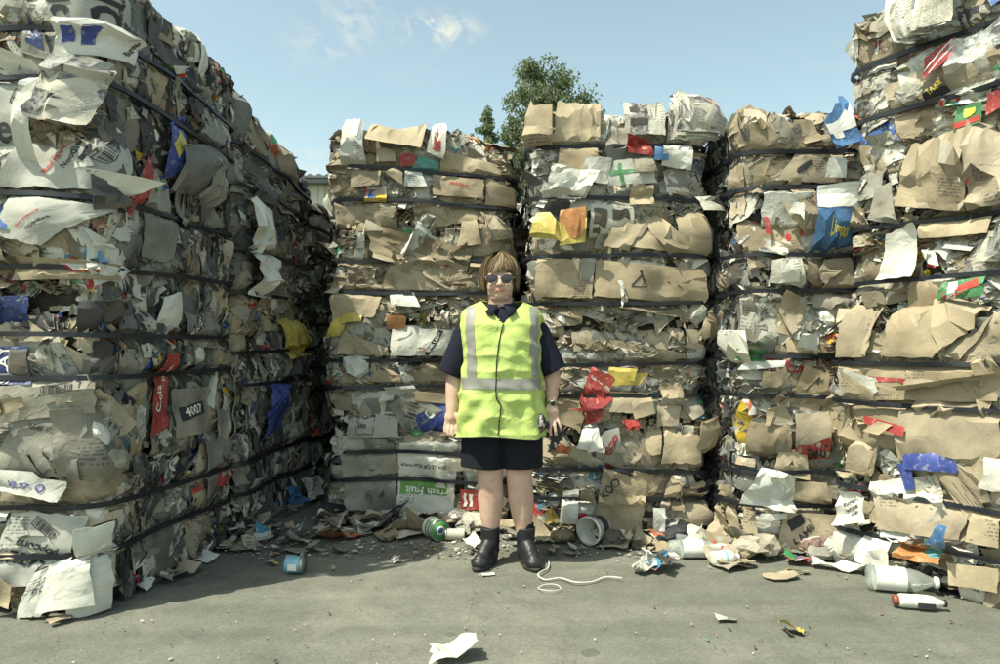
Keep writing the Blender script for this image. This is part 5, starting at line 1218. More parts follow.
# bottles, tins, bucket
def plastic(name, col, rough=.25, alpha=.5):
    N = NT(name); N.b.inputs['Base Color'].default_value = col; N.b.inputs['Roughness'].default_value = rough; N.b.inputs['Coat Weight'].default_value = .3
    tc = N.n('ShaderNodeTexCoord').outputs['Object']; N.l(N.bump(N.noise(tc, 25, 4, .6), .006, .7), N.b.inputs['Normal'])
    tr = N.n('ShaderNodeBsdfTransparent'); tr.inputs[0].default_value = (.9, .93, .9, 1); mx = N.n('ShaderNodeMixShader'); mx.inputs[0].default_value = alpha
    N.l(tr.outputs[0], mx.inputs[1]); N.l(N.b.outputs[0], mx.inputs[2]); N.l(mx.outputs[0], N.out.inputs[0]); return N.m
MAT['clear'] = plastic('clear_pet', (.60,.64,.60,1), .15, .30); MAT['milky'] = plastic('milky_plastic', (.72,.72,.64,1), .35, .85)
MAT['enamel'] = solid('white_enamel', (.62,.62,.55,1), .35, var=.25, coat=.3); MAT['tin'] = solid('bare_tin', (.45,.45,.42,1), .35, metal=.8, var=.3)
MAT['lightblue'] = solid('pale_blue_label', (.20,.42,.55,1), .5, var=.3); MAT['greenlabel'] = solid('green_tin_label', (.10,.30,.10,1), .45, var=.3)
MAT['brownpl'] = solid('brown_plastic', (.22,.07,.04,1), .4); MAT['blackpl'] = solid('black_plastic', (.02,.02,.022,1), .4)
def bottle(px, py, L_, R_, rz, label, body='clear', cap='redink', lab=None, labr=(.35, .7), neck=.012, group=None, rx=0):
    x, y = gp(px, py); t = empty('plastic_bottle', (x, y, R_), label, 'bottle', group, rz)
    bm = bmesh.new(); pr = [(R_*.55, 0), (R_*.92, L_*.015), (R_, L_*.06), (R_, L_*.25), (R_*.95, L_*.30), (R_, L_*.35), (R_, L_*.62), (R_*.92, L_*.72), (R_*.6, L_*.84), (neck, L_*.92), (neck, L_)]
    lathe_bm(bm, pr, 24)
    for v in bm.verts:
        k = 1-.10*abs(mnoise.noise(v.co*14+Vector((px, 0, 0)))); v.co.y *= k; v.co.z *= k
        if v.co.z < -R_*.9: v.co.z = -R_*.93
    bm_obj('bottle_body', bm, MAT[body], t)
    bm = bmesh.new(); lathe_bm(bm, [(neck*1.35, L_*.955), (neck*1.35, L_*1.01), (neck*1.1, L_*1.02)], 16); bm_obj('cap', bm, MAT[cap], t)
    if lab:
        bm = bmesh.new(); lathe_bm(bm, [(R_*1.015, L_*labr[0]), (R_*1.015, L_*labr[1])], 24, False); l = bm_obj('label', bm, MAT[lab], t)
    return t
bottle(672, 553, .26, .036, .25, 'clear drink bottle with red cap and ring lying nearest the stack', 'clear', 'redink', 'whiteink', (.3, .6))
bottle(668, 557, .30, .046, -.02, 'large clear bottle with torn white label lying in the litter', 'clear', 'red', 'whiteink', (.25, .62))
bottle(700, 558, .22, .033, .35, 'translucent bottle lying behind the pale carton flap', 'milky', 'whiteink')
bottle(716, 549, .28, .037, .08, 'bottle with bright yellow label at the recessed stack', 'clear', 'blackpl', 'yellowink', (.35, .75))
bottle(676, 546, .22, .035, .1, 'small clear bottle with red label against the rear stack', 'clear', 'whiteink', 'red', (.5, .75))
bottle(712, 566, .15, .04, .2, 'squat milky bottle with blue mark on the carton flap', 'milky', 'whiteink', 'lightblue', (.42, .5))
b_ = bottle(866, 588, .30, .055, -.28, 'large crushed clear jug with white label at the nearest right stack', 'clear', 'whiteink', 'whiteink', (.12, .55), .02)
b_ = bottle(898, 607, .19, .031, -.22, 'small white sauce bottle with brown cap alone on the asphalt', 'enamel', 'blackpl', None)
bm = bmesh.new(); lathe_bm(bm, [(.016, -.022), (.022, -.02), (.022, .002), (.018, .004)], 16); bm_obj('bottle_base', bm, MAT['brownpl'], b_)
bm = bmesh.new(); box_bm(bm, .07, .14, -.033, -.0312, -.018, .004); bm_obj('printed_mark', bm, MAT['ink'], b_, False)
def tin(px, py, R_, L_, rz, label, body, face, mid=None):
    x, y = gp(px, py); t = empty('tin_can', (x, y, R_), label, 'tin', None, rz)
    bm = bmesh.new(); lathe_bm(bm, [(R_*.95, 0), (R_, .004), (R_, .012), (R_*.97, .016), (R_*.97, L_-.016), (R_, L_-.012), (R_, L_-.004), (R_*.95, L_)], 28); bm_obj('can_body', bm, MAT[body], t)
    for x0 in (.0,): 
        bm = bmesh.new(); lathe_bm(bm, [(R_*.99, -.005), (R_*1.02, -.005), (R_*1.02, .008), (R_*.99, .008)], 28, False); bm_obj('rim', bm, MAT['tin'], t)
    bm = bmesh.new(); lathe_bm(bm, [(R_*.90, -.004), (R_*.90, -.001)], 28); bm_obj('lid', bm, MAT[face], t)
    if mid:
        bm = bmesh.new(); lathe_bm(bm, [(R_*1.0, L_*.25), (R_*1.0, L_*.38)], 28, False); bm_obj('label_band', bm, MAT[mid], t)
        bm = bmesh.new(); lathe_bm(bm, [(R_*1.0, L_*.55), (R_*1.0, L_*.68)], 28, False); bm_obj('label_band', bm, MAT[mid], t)
    return t
t = tin(440, 541, .062, .11, math.radians(125), 'white tin with green bands and a blue round mark on its end', 'enamel', 'greenlabel', 'greenlabel')
bm = bmesh.new(); lathe_bm(bm, [(.026, -.0075), (.026, -.0045)], 20); bm_obj('round_mark', bm, MAT['whiteink'], t); bm = bmesh.new(); lathe_bm(bm, [(.018, -.010), (.018, -.0078)], 20); bm_obj('blue_mark', bm, MAT['deepblue'], t)
tin(446, 540, .033, .11, .05, 'small printed can lying beside the green banded tin', 'news', 'tin')
t = tin(303, 573, .043, .085, math.radians(175), 'blue labelled paint tin lying in the shadow of the left wall', 'lightblue', 'tin')
bm = bmesh.new(); box_bm(bm, .02, .065, .036, .0445, -.02, .012); bm_obj('white_print', bm, MAT['whiteink'], t, False)
# bucket lying open towards the viewer
x, y = gp(588, 546); t = empty('plastic_bucket', (x, y, .085), 'small white bucket lying on its side with its mouth open', 'bucket', None, math.radians(48))
bm = bmesh.new(); lathe_bm(bm, [(.075, .0), (.083, .0), (.083, .014), (.078, .018), (.064, .15), (.058, .15), (.0, .148)], 32, False); bm_obj('bucket_shell', bm, MAT['enamel'], t)
bm = bmesh.new(); lathe_bm(bm, [(.074, .001), (.059, .142), (.0, .143)], 32, False); bm_obj('bucket_inside', bm, MAT['enamel'], t)
bm = bmesh.new(); lathe_bm(bm, [(.0745, .06), (.068, .12)], 32, False); bm_obj('dark_label', bm, MAT['ink'], t)
x, y = gp(608, 545)
o = loose_wad('dark_rag', x+.10, y+.17, .15, 'dark', 'black crumpled rag behind the white bucket', 'rag')
o.scale = (.8, .7, 1.7)
# cords
def cord(name, pts, r_, mat, label, cat='string'):
    bm = bmesh.new(); P = [Vector((*gp(a, b_), .006+.004*(i % 3))) for i, (a, b_) in enumerate(pts)]
    Q = []
    for i in range(len(P)-1):
        p0, p1, p2, p3 = P[max(i-1, 0)], P[i], P[i+1], P[min(i+2, len(P)-1)]
        for k in range(6):
            t_ = k/6; Q.append(.5*((2*p1)+(-p0+p2)*t_+(2*p0-5*p1+4*p2-p3)*t_*t_+(-p0+3*p1-3*p2+p3)*t_**3))
    tube_bm(bm, Q+[P[-1]], r_, 6); return tag(bm_obj(name, bm, mat, None), label, cat)
cord('string', [(549, 563), (548, 570), (538, 577), (545, 581), (560, 580), (575, 585), (592, 583), (606, 579), (622, 581)], .0036, MAT['white'], 'loose pale string curling over the asphalt beside the boots')
cord('wire_loop', [(538, 589), (545, 586.5), (556, 587.5), (561, 590), (553, 593), (541, 592.5), (538, 589)], .0022, MAT['white'], 'small pale loop of string below the long one')
cord('string', [(20, 612), (40, 609), (64, 613), (90, 609)], .004, MAT['white'], 'pale string trailing from the foot of the left wall')

# ------------------------------------------------------------------ the woman
def ico(bm, c, r, rot=(0, 0, 0), sub=3):
    M = Matrix.Translation(c) @ Matrix(((math.cos(rot[2]), -math.sin(rot[2]), 0, 0), (math.sin(rot[2]), math.cos(rot[2]), 0, 0), (0, 0, 1, 0), (0, 0, 0, 1))) @ Matrix.Rotation(rot[0], 4, 'X') @ Matrix.Rotation(rot[1], 4, 'Y') @ Matrix.Diagonal((r[0], r[1], r[2], 1))
    bmesh.ops.create_icosphere(bm, subdivisions=sub, radius=1, matrix=M)
def chain(bm, pts, rad, seg=16, ends=True):
    tube_bm(bm, pts, rad, seg)
    for i, (p, r) in enumerate(zip(pts, rad)):
        if ends or 0 < i < len(pts)-1: ico(bm, p, (r, r, r), sub=2)
def fuse(name, bm, mat, parent, voxel=.004, smooth=4):
    bmesh.ops.recalc_face_normals(bm, faces=bm.faces)
    me = bpy.data.meshes.new(name); bm.to_mesh(me); bm.free()
    o = bpy.data.objects.new(name, me); C.objects.link(o)
    m = o.modifiers.new('r', 'REMESH'); m.mode = 'VOXEL'; m.voxel_size = voxel; m.use_smooth_shade = True
    m = o.modifiers.new('s', 'SMOOTH'); m.factor = .5; m.iterations = smooth
    dg = bpy.context.evaluated_depsgraph_get(); new = bpy.data.meshes.new_from_object(o.evaluated_get(dg)); new.name = name
    bpy.data.objects.remove(o); bpy.data.meshes.remove(me)
    new.materials.clear(); new.materials.append(mat)
    new.polygons.foreach_set('use_smooth', [True]*len(new.polygons))
    o = bpy.data.objects.new(name, new); return link(o, parent)

def skinmat():
    N = NT('skin'); tc = N.n('ShaderNodeTexCoord').outputs['Object']
    c = N.ramp(N.noise(tc, 13, 4, .6), [(.35, (.50,.31,.23,1)), (.55, (.57,.385,.295,1)), (.75, (.62,.43,.335,1))])
    c = N.mix(N.math('MULTIPLY', N.ramp(N.noise(tc, 150, 3, .6), [(.55, grey(0)), (.7, grey(1))]), .25), c, (.44,.22,.14,1))
    N.l(c, N.b.inputs['Base Color']); N.b.inputs['Roughness'].default_value = .55
    N.b.inputs['Subsurface Weight'].default_value = .12; N.b.inputs['Subsurface Radius'].default_value = (.02, .008, .004); N.b.inputs['Subsurface Scale'].default_value = .3
    N.l(N.bump(N.noise(tc, 220, 3, .5), .0008, .5), N.b.inputs['Normal']); return N.m
def cloth(name, col, fold=.006, weave=900, rough=.9, var=.18, sheen=.0):
    N = NT(name); tc = N.n('ShaderNodeTexCoord').outputs['Object']
    nz = N.ramp(N.noise(tc, 9, 5, .6), [(.3, grey(1-var)), (.7, grey(1+var*.4))])
    N.l(N.mix(1.0, col, nz, 'MULTIPLY'), N.b.inputs['Base Color']); N.b.inputs['Roughness'].default_value = rough; N.b.inputs['Specular IOR Level'].default_value = .2
    N.b.inputs['Sheen Weight'].default_value = sheen
    nb = N.bump(N.noise(tc, 11, 3, .5, .5), fold*2, .6); nb = N.bump(N.noise(tc, weave, 1, .5), .0006, .4, nb)
    N.l(nb, N.b.inputs['Normal']); return N.m
MAT['skin'] = skinmat(); MAT['navy'] = cloth('navy_polo_cotton', (.012,.014,.026,1)); MAT['shorts'] = cloth('black_shorts_cotton', (.013,.014,.020,1), .008)
MAT['hivis'] = cloth('fluorescent_lime_mesh', (.46,.58,.17,1), .012, 500, .75, .12); MAT['reflect'] = cloth('grey_reflective_tape', (.27,.27,.24,1), .004, 1200, .45, .12)
MAT['piping'] = solid('black_piping', (.01,.01,.012,1), .7); MAT['leather'] = solid('worn_black_leather', (.022,.023,.026,1), .45, crump=.004, var=.6, scale=25, nscale=18)
MAT['rubber'] = solid('dusty_boot_sole', (.035,.034,.03,1), .8, var=.4); MAT['lens'] = solid('tinted_lens', (.045,.04,.05,1), .3); MAT['steel'] = solid('steel', (.5,.5,.48,1), .25, metal=1)
MAT['rimmetal'] = solid('dark_rim', (.16,.14,.13,1), .35, metal=.6); MAT['lip'] = solid('lips', (.42,.16,.13,1), .45)

wx, wy = 6/700*3.69, 3.69
P_ = empty('person', (wx, wy, 0), 'woman in lime hi-vis vest, navy polo, black shorts and boots standing before the bales', 'person'); P_.scale = (1.028, 1.0, 1.008)
HX = -.031
bm = bmesh.new()
chain(bm, [(-.02, .01, .90), (-.02, .0, 1.12), (-.02, .01, 1.24)], [.135, .14, .115], 20)
chain(bm, [(-.165, .01, 1.275), (-.02, .01, 1.30), (.125, .01, 1.275)], [.05, .062, .05])
chain(bm, [(-.027, .015, 1.27), (HX, .008, 1.42)], [.066, .060], 20)
for sx, kx, cx, ax, bx in ((-.10, -.083, -.078, -.079, -.087), (.075, .067, .077, .092, .104)):
    chain(bm, [(sx, .0, .84), ((sx+kx)/2, .0, .64), (kx, -.004, .50), (kx, -.006, .455), ((kx+cx)/2, .008, .40), (cx, .014, .34), ((cx+ax)/2, .012, .25), (ax, .014, .17), (bx, .016, .08)],
          [.095, .085, .071, .066, .066, .068, .055, .041, .030], 20)
    ico(bm, (kx, -.034, .475), (.038, .038, .042), sub=3)
chain(bm, [(-.185, .01, 1.27), (-.232, .018, 1.13), (-.263, .02, 1.0), (-.268, .008, .93), (-.275, -.012, .85), (-.278, -.028, .795)], [.052, .050, .042, .043, .034, .027])
chain(bm, [(.145, .01, 1.27), (.198, .018, 1.13), (.236, .02, 1.01), (.240, .006, .95), (.235, -.018, .89), (.232, -.032, .845)], [.052, .050, .042, .043, .034, .027])
# hands: palm + four fingers + thumb each
def hand(bm, wrist, palm_c, fingers, thumb, prx=.036, rot=0):
    ico(bm, palm_c, (prx, .017, .044), rot=(0, rot, 0))
    chain(bm, [wrist, palm_c], [.026, .024], 12)
    for pts, r0 in fingers: chain(bm, pts, [r0, r0*.98, r0*.9, r0*.8][:len(pts)], 10)
    chain(bm, thumb, [.0135, .0115, .0095], 10)
L_F = [([(-.306, -.038, .744), (-.311, -.046, .718), (-.309, -.052, .698), (-.303, -.046, .684)], .0085),
       ([(-.288, -.040, .738), (-.292, -.052, .708), (-.290, -.056, .684), (-.284, -.048, .668)], .0092),
       ([(-.269, -.040, .736), (-.271, -.054, .706), (-.269, -.058, .680), (-.265, -.050, .664)], .0092),
       ([(-.251, -.038, .740), (-.251, -.052, .712), (-.250, -.057, .690), (-.247, -.050, .675)], .0088)]
hand(bm, (-.278, -.028, .80), (-.278, -.036, .768), L_F, [(-.250, -.045, .782), (-.236, -.062, .752), (-.236, -.066, .722)])
R_F = [([(.203, -.050, .770), (.198, -.066, .742), (.200, -.070, .718), (.206, -.064, .702)], .0088),
       ([(.221, -.052, .764), (.221, -.070, .730), (.222, -.074, .702), (.225, -.068, .680)], .0094),
       ([(.240, -.050, .764), (.246, -.068, .730), (.249, -.072, .702), (.251, -.066, .682)], .0092),
       ([(.257, -.046, .772), (.268, -.060, .744), (.275, -.062, .722), (.280, -.056, .706)], .0082)]
hand(bm, (.232, -.032, .848), (.231, -.046, .802), R_F, [(.204, -.055, .812), (.190, -.078, .786), (.186, -.092, .762)])
# head
ico(bm, (HX, .014, 1.515), (.077, .090, .100)); ico(bm, (HX, -.016, 1.462), (.071, .072, .085)); ico(bm, (HX, -.020, 1.422), (.064, .064, .050))
ico(bm, (HX, -.062, 1.402), (.030, .024, .022)); ico(bm, (HX, -.03, 1.39), (.05, .045, .025))
for d in (-1, 1):
    ico(bm, (HX+d*.036, -.058, 1.443), (.028, .026, .030)); ico(bm, (HX+d*.079, .012, 1.475), (.012, .022, .032))
    ico(bm, (HX+d*.012, -.096, 1.452), (.009, .010, .008)); ico(bm, (HX+d*.032, -.072, 1.505), (.03, .012, .012))
chain(bm, [(HX, -.080, 1.496), (HX, -.094, 1.474), (HX, -.104, 1.455)], [.0085, .0095, .0120], 10)
ico(bm, (HX, -.080, 1.424), (.028, .014, .018))
fuse('body', bm, MAT['skin'], P_, .0042, 3)
bm = bmesh.new(); [ico(bm, (HX+q*.008, -.0935+.0014*q*q, 1.4245+.0006*q*q), (.008, .005, .0034), sub=2) for q in (-3, -2, -1, 0, 1, 2, 3)]; [ico(bm, (HX+q*.008, -.094+.0014*q*q, 1.4190+.0008*q*q), (.008, .005, .0034), sub=2) for q in (-2, -1, 0, 1, 2)]; bm_obj('lips', bm, MAT['lip'], P_)
# polo shirt
bm = bmesh.new()
chain(bm, [(-.022, .008, .88), (-.022, .0, 1.12), (-.022, .008, 1.23)], [.142, .147, .127], 24)
chain(bm, [(-.165, .008, 1.27), (-.024, .010, 1.298), (.120, .008, 1.27)], [.064, .078, .064])
tube_bm(bm, [(-.150, .008, 1.285), (-.195, .012, 1.20), (-.245, .012, 1.08), (-.284, .012, .992)], [.062, .074, .073, .071], 24); ico(bm, (-.165, .008, 1.265), (.072, .07, .068))
tube_bm(bm, [(.108, .008, 1.285), (.155, .012, 1.20), (.205, .012, 1.09), (.247, .012, 1.006)], [.062, .074, .073, .071], 24); ico(bm, (.122, .008, 1.265), (.072, .07, .068))
for v in bm.verts:
    n3 = mnoise.noise(v.co*9)*.006; v.co += Vector((n3, n3*.6, 0))
fuse('polo_shirt', bm, MAT['navy'], P_, .005, 2)
# vest surface
VZ = np.array([.672, .75, .85, .95, 1.05, 1.15, 1.25, 1.30, 1.325, 1.345, 1.362, 1.376])
VRX = np.array([.230, .225, .220, .209, .201, .204, .209, .209, .196, .168, .130, .098])
VRY = np.array([.178, .176, .174, .168, .165, .162, .142, .118, .102, .090, .082, .078])
VCX = -.023; EXP = 2.5
def vest_ring(th, z):
    rx = np.interp(z, VZ, VRX); ry = np.interp(z, VZ, VRY); c, s_ = np.cos(th), np.sin(th)
    x = VCX+rx*np.sign(c)*np.abs(c)**(2/EXP); y = .005+ry*np.sign(s_)*np.abs(s_)**(2/EXP)
    p = np.stack([x, y, z*np.ones_like(x)], -1)
    low = np.clip((1.02-z)/.35, 0, 1)
    w = .012*low*np.sin(th*9+4*vnoise(p, 5, 2))+.008*vnoise(p*np.array([1, 1, .8]), 9, 4)+.007*(1-2*np.abs(vnoise(p*np.array([1, 1, 1.8])+p[..., [2, 0, 1]]*.7, 7, 8)))+.006*vnoise(p*np.array([1, 1, 1.5]), 18, 5)+.006*np.exp(-((z-1.0)/.05)**2)*np.sin(th*7+1)
    n = np.stack([c, s_, 0*c], -1)
    return p+n*(w*np.clip((1.33-z)/.08, .15, 1))[..., None]
def vest_front(x, z, lift=0.0):
    rx = np.interp(z, VZ, VRX); u = np.clip((x-VCX)/rx, -.999, .999)
    th = np.arccos(np.sign(u)*np.abs(u)**(EXP/2)); p = vest_ring(-th, z)
    d = vest_ring(-th+.01, z)-vest_ring(-th-.01, z); n = np.stack([-d[..., 1], d[..., 0], 0*d[..., 0]], -1); n /= np.linalg.norm(n, axis=-1, keepdims=True)
    n = np.where(n[..., 1:2] > 0, -n, n)
    return p+n*lift
nth, nz = 300, 170
TH, ZZ = np.meshgrid(np.linspace(-np.pi, np.pi, nth, endpoint=False), np.linspace(.672, 1.376, nz))
ZW = ZZ+np.where(ZZ < .70, .008*np.sin(TH*3+1), 0)*(1-(ZZ-.672)/.03)
V = vest_ring(TH, ZW); idx = np.arange(nth*nz).reshape(nz, nth)
f = np.stack([idx[:-1], np.roll(idx, -1, 1)[:-1], np.roll(idx, -1, 1)[1:], idx[1:]], -1).reshape(-1, 4)
fc = V.reshape(-1, 3)[f].mean(1)
cut = (fc[:, 1] < 0) & (np.abs(fc[:, 0]+.015) < (fc[:, 2]-1.252)*.95)
o = mesh_np('safety_vest', V.reshape(-1, 3), f[~cut], MAT['hivis'], P_, smooth=True)
sm = o.modifiers.new('thickness', 'SOLIDIFY'); sm.thickness = .003; sm.offset = -1; vest = o
def vest_patch(name, x0f, x1f, z0, z1, mat, n=14, m=40, lift=.003):
    b_, a = np.meshgrid(np.linspace(0, 1, m), np.linspace(0, 1, n), indexing='ij')
    Z = z0+(z1-z0)*b_; X = x0f(Z)*(1-a)+x1f(Z)*a
    p = vest_front(X, Z, lift); idx = np.arange(m*n).reshape(m, n)
    ff = np.stack([idx[:-1, :-1], idx[:-1, 1:], idx[1:, 1:], idx[1:, :-1]], -1).reshape(-1, 4)
    o = mesh_np(name, p.reshape(-1, 3), ff, mat, vest, smooth=True); return o
X_ = lambda px: (px-506)/195.0
Z_ = lambda py: CAM_H-(py-340)/195.0
zb0, zb1 = Z_(390), Z_(379)
Zl = lambda Z, a, b_, za, zb: X_(a+(b_-a)*(Z-za)/(zb-za))
zt = Z_(308)
vest_patch('reflective_strip', lambda Z: Zl(Z, 469.5, 467, zb1, zt), lambda Z: Zl(Z, 477.5, 475.5, zb1, zt), zb1+.001, zt, MAT['reflect'], 6, 50)
vest_patch('reflective_strip', lambda Z: Zl(Z, 530, 528.5, zb1, zt), lambda Z: Zl(Z, 537, 537, zb1, zt), zb1+.001, zt, MAT['reflect'], 6, 50)
vest_patch('reflective_band', lambda Z: X_(464)+0*Z, lambda Z: X_(496)+0*Z, zb0, zb1, MAT['reflect'], 24, 8)
vest_patch('reflective_band', lambda Z: X_(497.2)+0*Z, lambda Z: X_(540)+0*Z, zb0-.004, zb1-.004, MAT['reflect'], 30, 8)
def piping(pts, r=.0028):
    q = [];
    for (a, b_), (c, d) in zip(pts, pts[1:]):
        for k in range(8): q.append((a+(c-a)*k/8, b_+(d-b_)*k/8))
    q.append(pts[-1]); xs = np.array([X_(a) for a, _ in q]); zs = np.array([Z_(b_) for _, b_ in q])
    p = vest_front(xs, zs, .004); bm = bmesh.new(); tube_bm(bm, [tuple(a) for a in p], r, 6); return bm_obj('front_opening', bm, MAT['piping'], vest)
piping([(503, 326), (499, 344), (497, 362), (496, 390), (497, 400), (501, 405), (500, 415), (498, 434)])
# vest hem, arm edges are bound in black
p = vest_ring(np.linspace(-np.pi, np.pi, 90), np.full(90, .674)+.008*np.sin(np.linspace(-np.pi, np.pi, 90)*3+1))
bm = bmesh.new(); tube_bm(bm, [tuple(a) for a in p], .0028, 6, False); bm_obj('hem_binding', bm, MAT['piping'], vest)
# collar
def collar_ring(side):
    bm = bmesh.new(); rows = []
    for i in range(15):
        t = i/14; a = math.radians(-90+side*(12+165*t)); 
        R_ = .078; cx_, cy_ = -.027, .006
        drop = .058 if t < .12 else .042-.01*t
        top = Vector((cx_+R_*.92*math.cos(a), cy_+R_*.90*math.sin(a)*1.05, 1.352+.022*t)); mid = Vector((cx_+R_*1.14*math.cos(a), cy_+R_*1.14*math.sin(a), 1.352+.022*t-.012))
        k = 1.30 if t > .1 else 1.22
        bot = Vector((cx_+side*(.018 if t < .15 else 0)+R_*k*math.cos(a), cy_-(.050 if t < .2 else .030*(1-t))+R_*k*math.sin(a), 1.352+.022*t-drop))
        rows.append([bm.verts.new(q) for q in (top, mid, bot)])
    for a, b_ in zip(rows, rows[1:]):
        for k in range(2): bm.faces.new((a[k], b_[k], b_[k+1], a[k+1]))
    o = bm_obj('collar', bm, MAT['navy'], P_); sm = o.modifiers.new('thickness', 'SOLIDIFY'); sm.thickness = .004; return o
collar_ring(-1); collar_ring(1)
# shorts
bm = bmesh.new(); ico(bm, (-.020, .005, .80), (.205, .150, .14))
tube_bm(bm, [(-.100, .005, .80), (-.112, .005, .64), (-.120, .005, .508)], [.118, .115, .110], 28); tube_bm(bm, [(.070, .005, .80), (.078, .005, .64), (.084, .005, .508)], [.118, .114, .108], 28)
for v in bm.verts:
    n3 = mnoise.noise(Vector((v.co.x*14, v.co.y*14, v.co.z*3)))*.008; v.co += Vector((n3, n3, 0))
fuse('shorts', bm, MAT['shorts'], P_, .005, 2)
# boots
for side, bx, az in ((-1, -.087, 28), (1, .106, -20)):
    b0 = bpy.data.objects.new('boot', None); link(b0, P_); b0.location = (bx, .0, 0); b0.rotation_euler = (0, 0, -math.radians(az)); b0.scale = (.90, .92, 1)
    bm = bmesh.new()
    chain(bm, [(0, .018, .05), (0, .016, .11)], [.046, .049], 20); chain(bm, [(0, .0, .11), (0, -.06, .065)], [.046, .040], 16); tube_bm(bm, [(0, .018, .06), (0, .014, .13), (0, .012, .192)], [.050, .052, .055], 24)
    chain(bm, [(0, .025, .045), (0, -.05, .050), (0, -.10, .042)], [.040, .044, .040], 18); ico(bm, (0, -.105, .034), (.050, .052, .034)); ico(bm, (0, .03, .035), (.038, .04, .035)); ico(bm, (0, -.045, .03), (.046, .09, .03))
    for v in bm.verts: v.co.z = max(v.co.z, .014)
    fuse('boot_upper', bm, MAT['leather'], b0, .004, 3)
    bm = bmesh.new(); rr = []
    for z, g in ((0, .98), (.003, 1.03), (.014, 1.04), (.02, .99)):
        ring = []
        for k in range(36):
            a = 2*math.pi*k/36; y = math.sin(a); w = .050 if y < 0 else .041
            w = w*(1-.16*math.exp(-((y-.25)/.25)**2)); ring.append(bm.verts.new((w*g*math.cos(a), -.046+.112*g*y, z)))
        rr.append(ring)
    for a, b_ in zip(rr, rr[1:]):
        for k in range(36): bm.faces.new((a[k], a[(k+1) % 36], b_[(k+1) % 36], b_[k]))
    bm.faces.new(rr[0][::-1]); bm.faces.new(rr[-1]); bm_obj('sole', bm, MAT['rubber'], b0)
    for d in (-1, 1):
        bm = bmesh.new(); ico(bm, (d*.047, .016, .135), (.006, .022, .048)); bm_obj('elastic_side', bm, MAT['shorts'], b0)
    bm = bmesh.new(); tube_bm(bm, [(-.012, .060, .17), (-.012, .064, .205), (0, .066, .212), (.012, .064, .205), (.012, .060, .17)], .003, 6); bm_obj('pull_tab', bm, MAT['leather'], b0)
    bm = bmesh.new(); tube_bm(bm, [(0, .014, .172), (0, .014, .212)], [.048, .0455], 24, False); bm_obj('sock', bm, MAT['shorts'], b0)
# hair
N = NT('hair'); r = N.rnd(); c = N.ramp(r, [(0, (.08,.05,.028,1)), (.5, (.17,.115,.06,1)), (.85, (.27,.19,.105,1)), (1, (.38,.28,.16,1))]); N.l(c, N.b.inputs['Base Color']); N.b.inputs['Roughness'].default_value = .6; N.b.inputs['Specular IOR Level'].default_value = .3
MAT['hair'] = N.m
def hair_pt(phi, e, R_=1.0):
    """phi around (0 = face side), e from crown (0) down"""
    cx_, cy_, cz_ = HX, .018, 1.512
    rx, ry, rz = .094*R_, .106*R_, .108*R_
    k = min(1.0, e)
    return Vector((cx_+rx*math.sin(phi)*math.sin(k*math.pi/2), cy_-ry*math.cos(phi)*math.sin(k*math.pi/2), cz_+rz*math.cos(k*math.pi/2)))
bm = bmesh.new(); ico(bm, (HX, .026, 1.510), (.088, .094, .100)); chain(bm, [(HX, .060, 1.49), (HX, .062, 1.43)], [.062, .055])
fuse('hair_base', bm, MAT['hair'], P_, .005, 2)
VS, FS = [], []; rr = np.random.default_rng(5); k0 = 0
for i in range(1500):
    phi = rr.uniform(-math.pi, math.pi); a = abs(phi)
    dpt = abs(phi-.25)
    endz = 1.545-.035*min(1, dpt/.75)**1.5 if a < .72 else (1.515-(a-.72)/.36*.085 if a < 1.08 else 1.448)
    endz += rr.normal(0, .013); Rr = rr.uniform(.93, 1.12) if a > .7 else rr.uniform(.98, 1.10); part = (.25-phi)*.9 if a < .9 else rr.normal(0, .16); wv = rr.uniform(.0022, .0055)
    pts = []; n = 11
    for j in range(n):
        t = j/(n-1); e = .04+t*1.25
        if e <= 1: p = hair_pt(phi+part*(1-t)**1.5, e, Rr*(1+.03*math.sin(phi*9+e*3)))
        else:
            p = hair_pt(phi, 1.0, Rr); p.z -= (e-1)*.45; inn = 1-(e-1)*(.55 if a > 1.0 else .15); p.x = HX+(p.x-HX)*inn; p.y = .018+(p.y-.018)*inn
        p.x += .004*math.sin(t*6+i*1.7); p.x += (.012*max(0, e-.85)*(1 if p.x > HX else -1)) if a > .8 else 0; pts.append(p)
    z0 = pts[0].z
    # rescale so that the strand ends at endz
    out = []
    for j, p in enumerate(pts):
        out.append(p)
        if p.z < endz: break
    if len(out) < 3: continue
    q = out[-1]; pr = out[-2]; f_ = (pr.z-endz)/max(1e-4, pr.z-q.z); out[-1] = pr.lerp(q, min(1, max(.1, f_)))
    tan = Vector((math.cos(phi), math.sin(phi), 0)); m = len(out)
    for j, p in enumerate(out):
        w_ = wv*(1-.75*(j/(m-1))**3); VS += [p-tan*w_, p+tan*w_+Vector((0, 0, .0005))]
    for j in range(m-1): FS.append((k0+2*j, k0+2*j+1, k0+2*j+3, k0+2*j+2))
    k0 += 2*m
mesh_np('hair', np.array([v[:] for v in VS]), np.array(FS), MAT['hair'], P_, smooth=True)['kind'] = 'stuff'
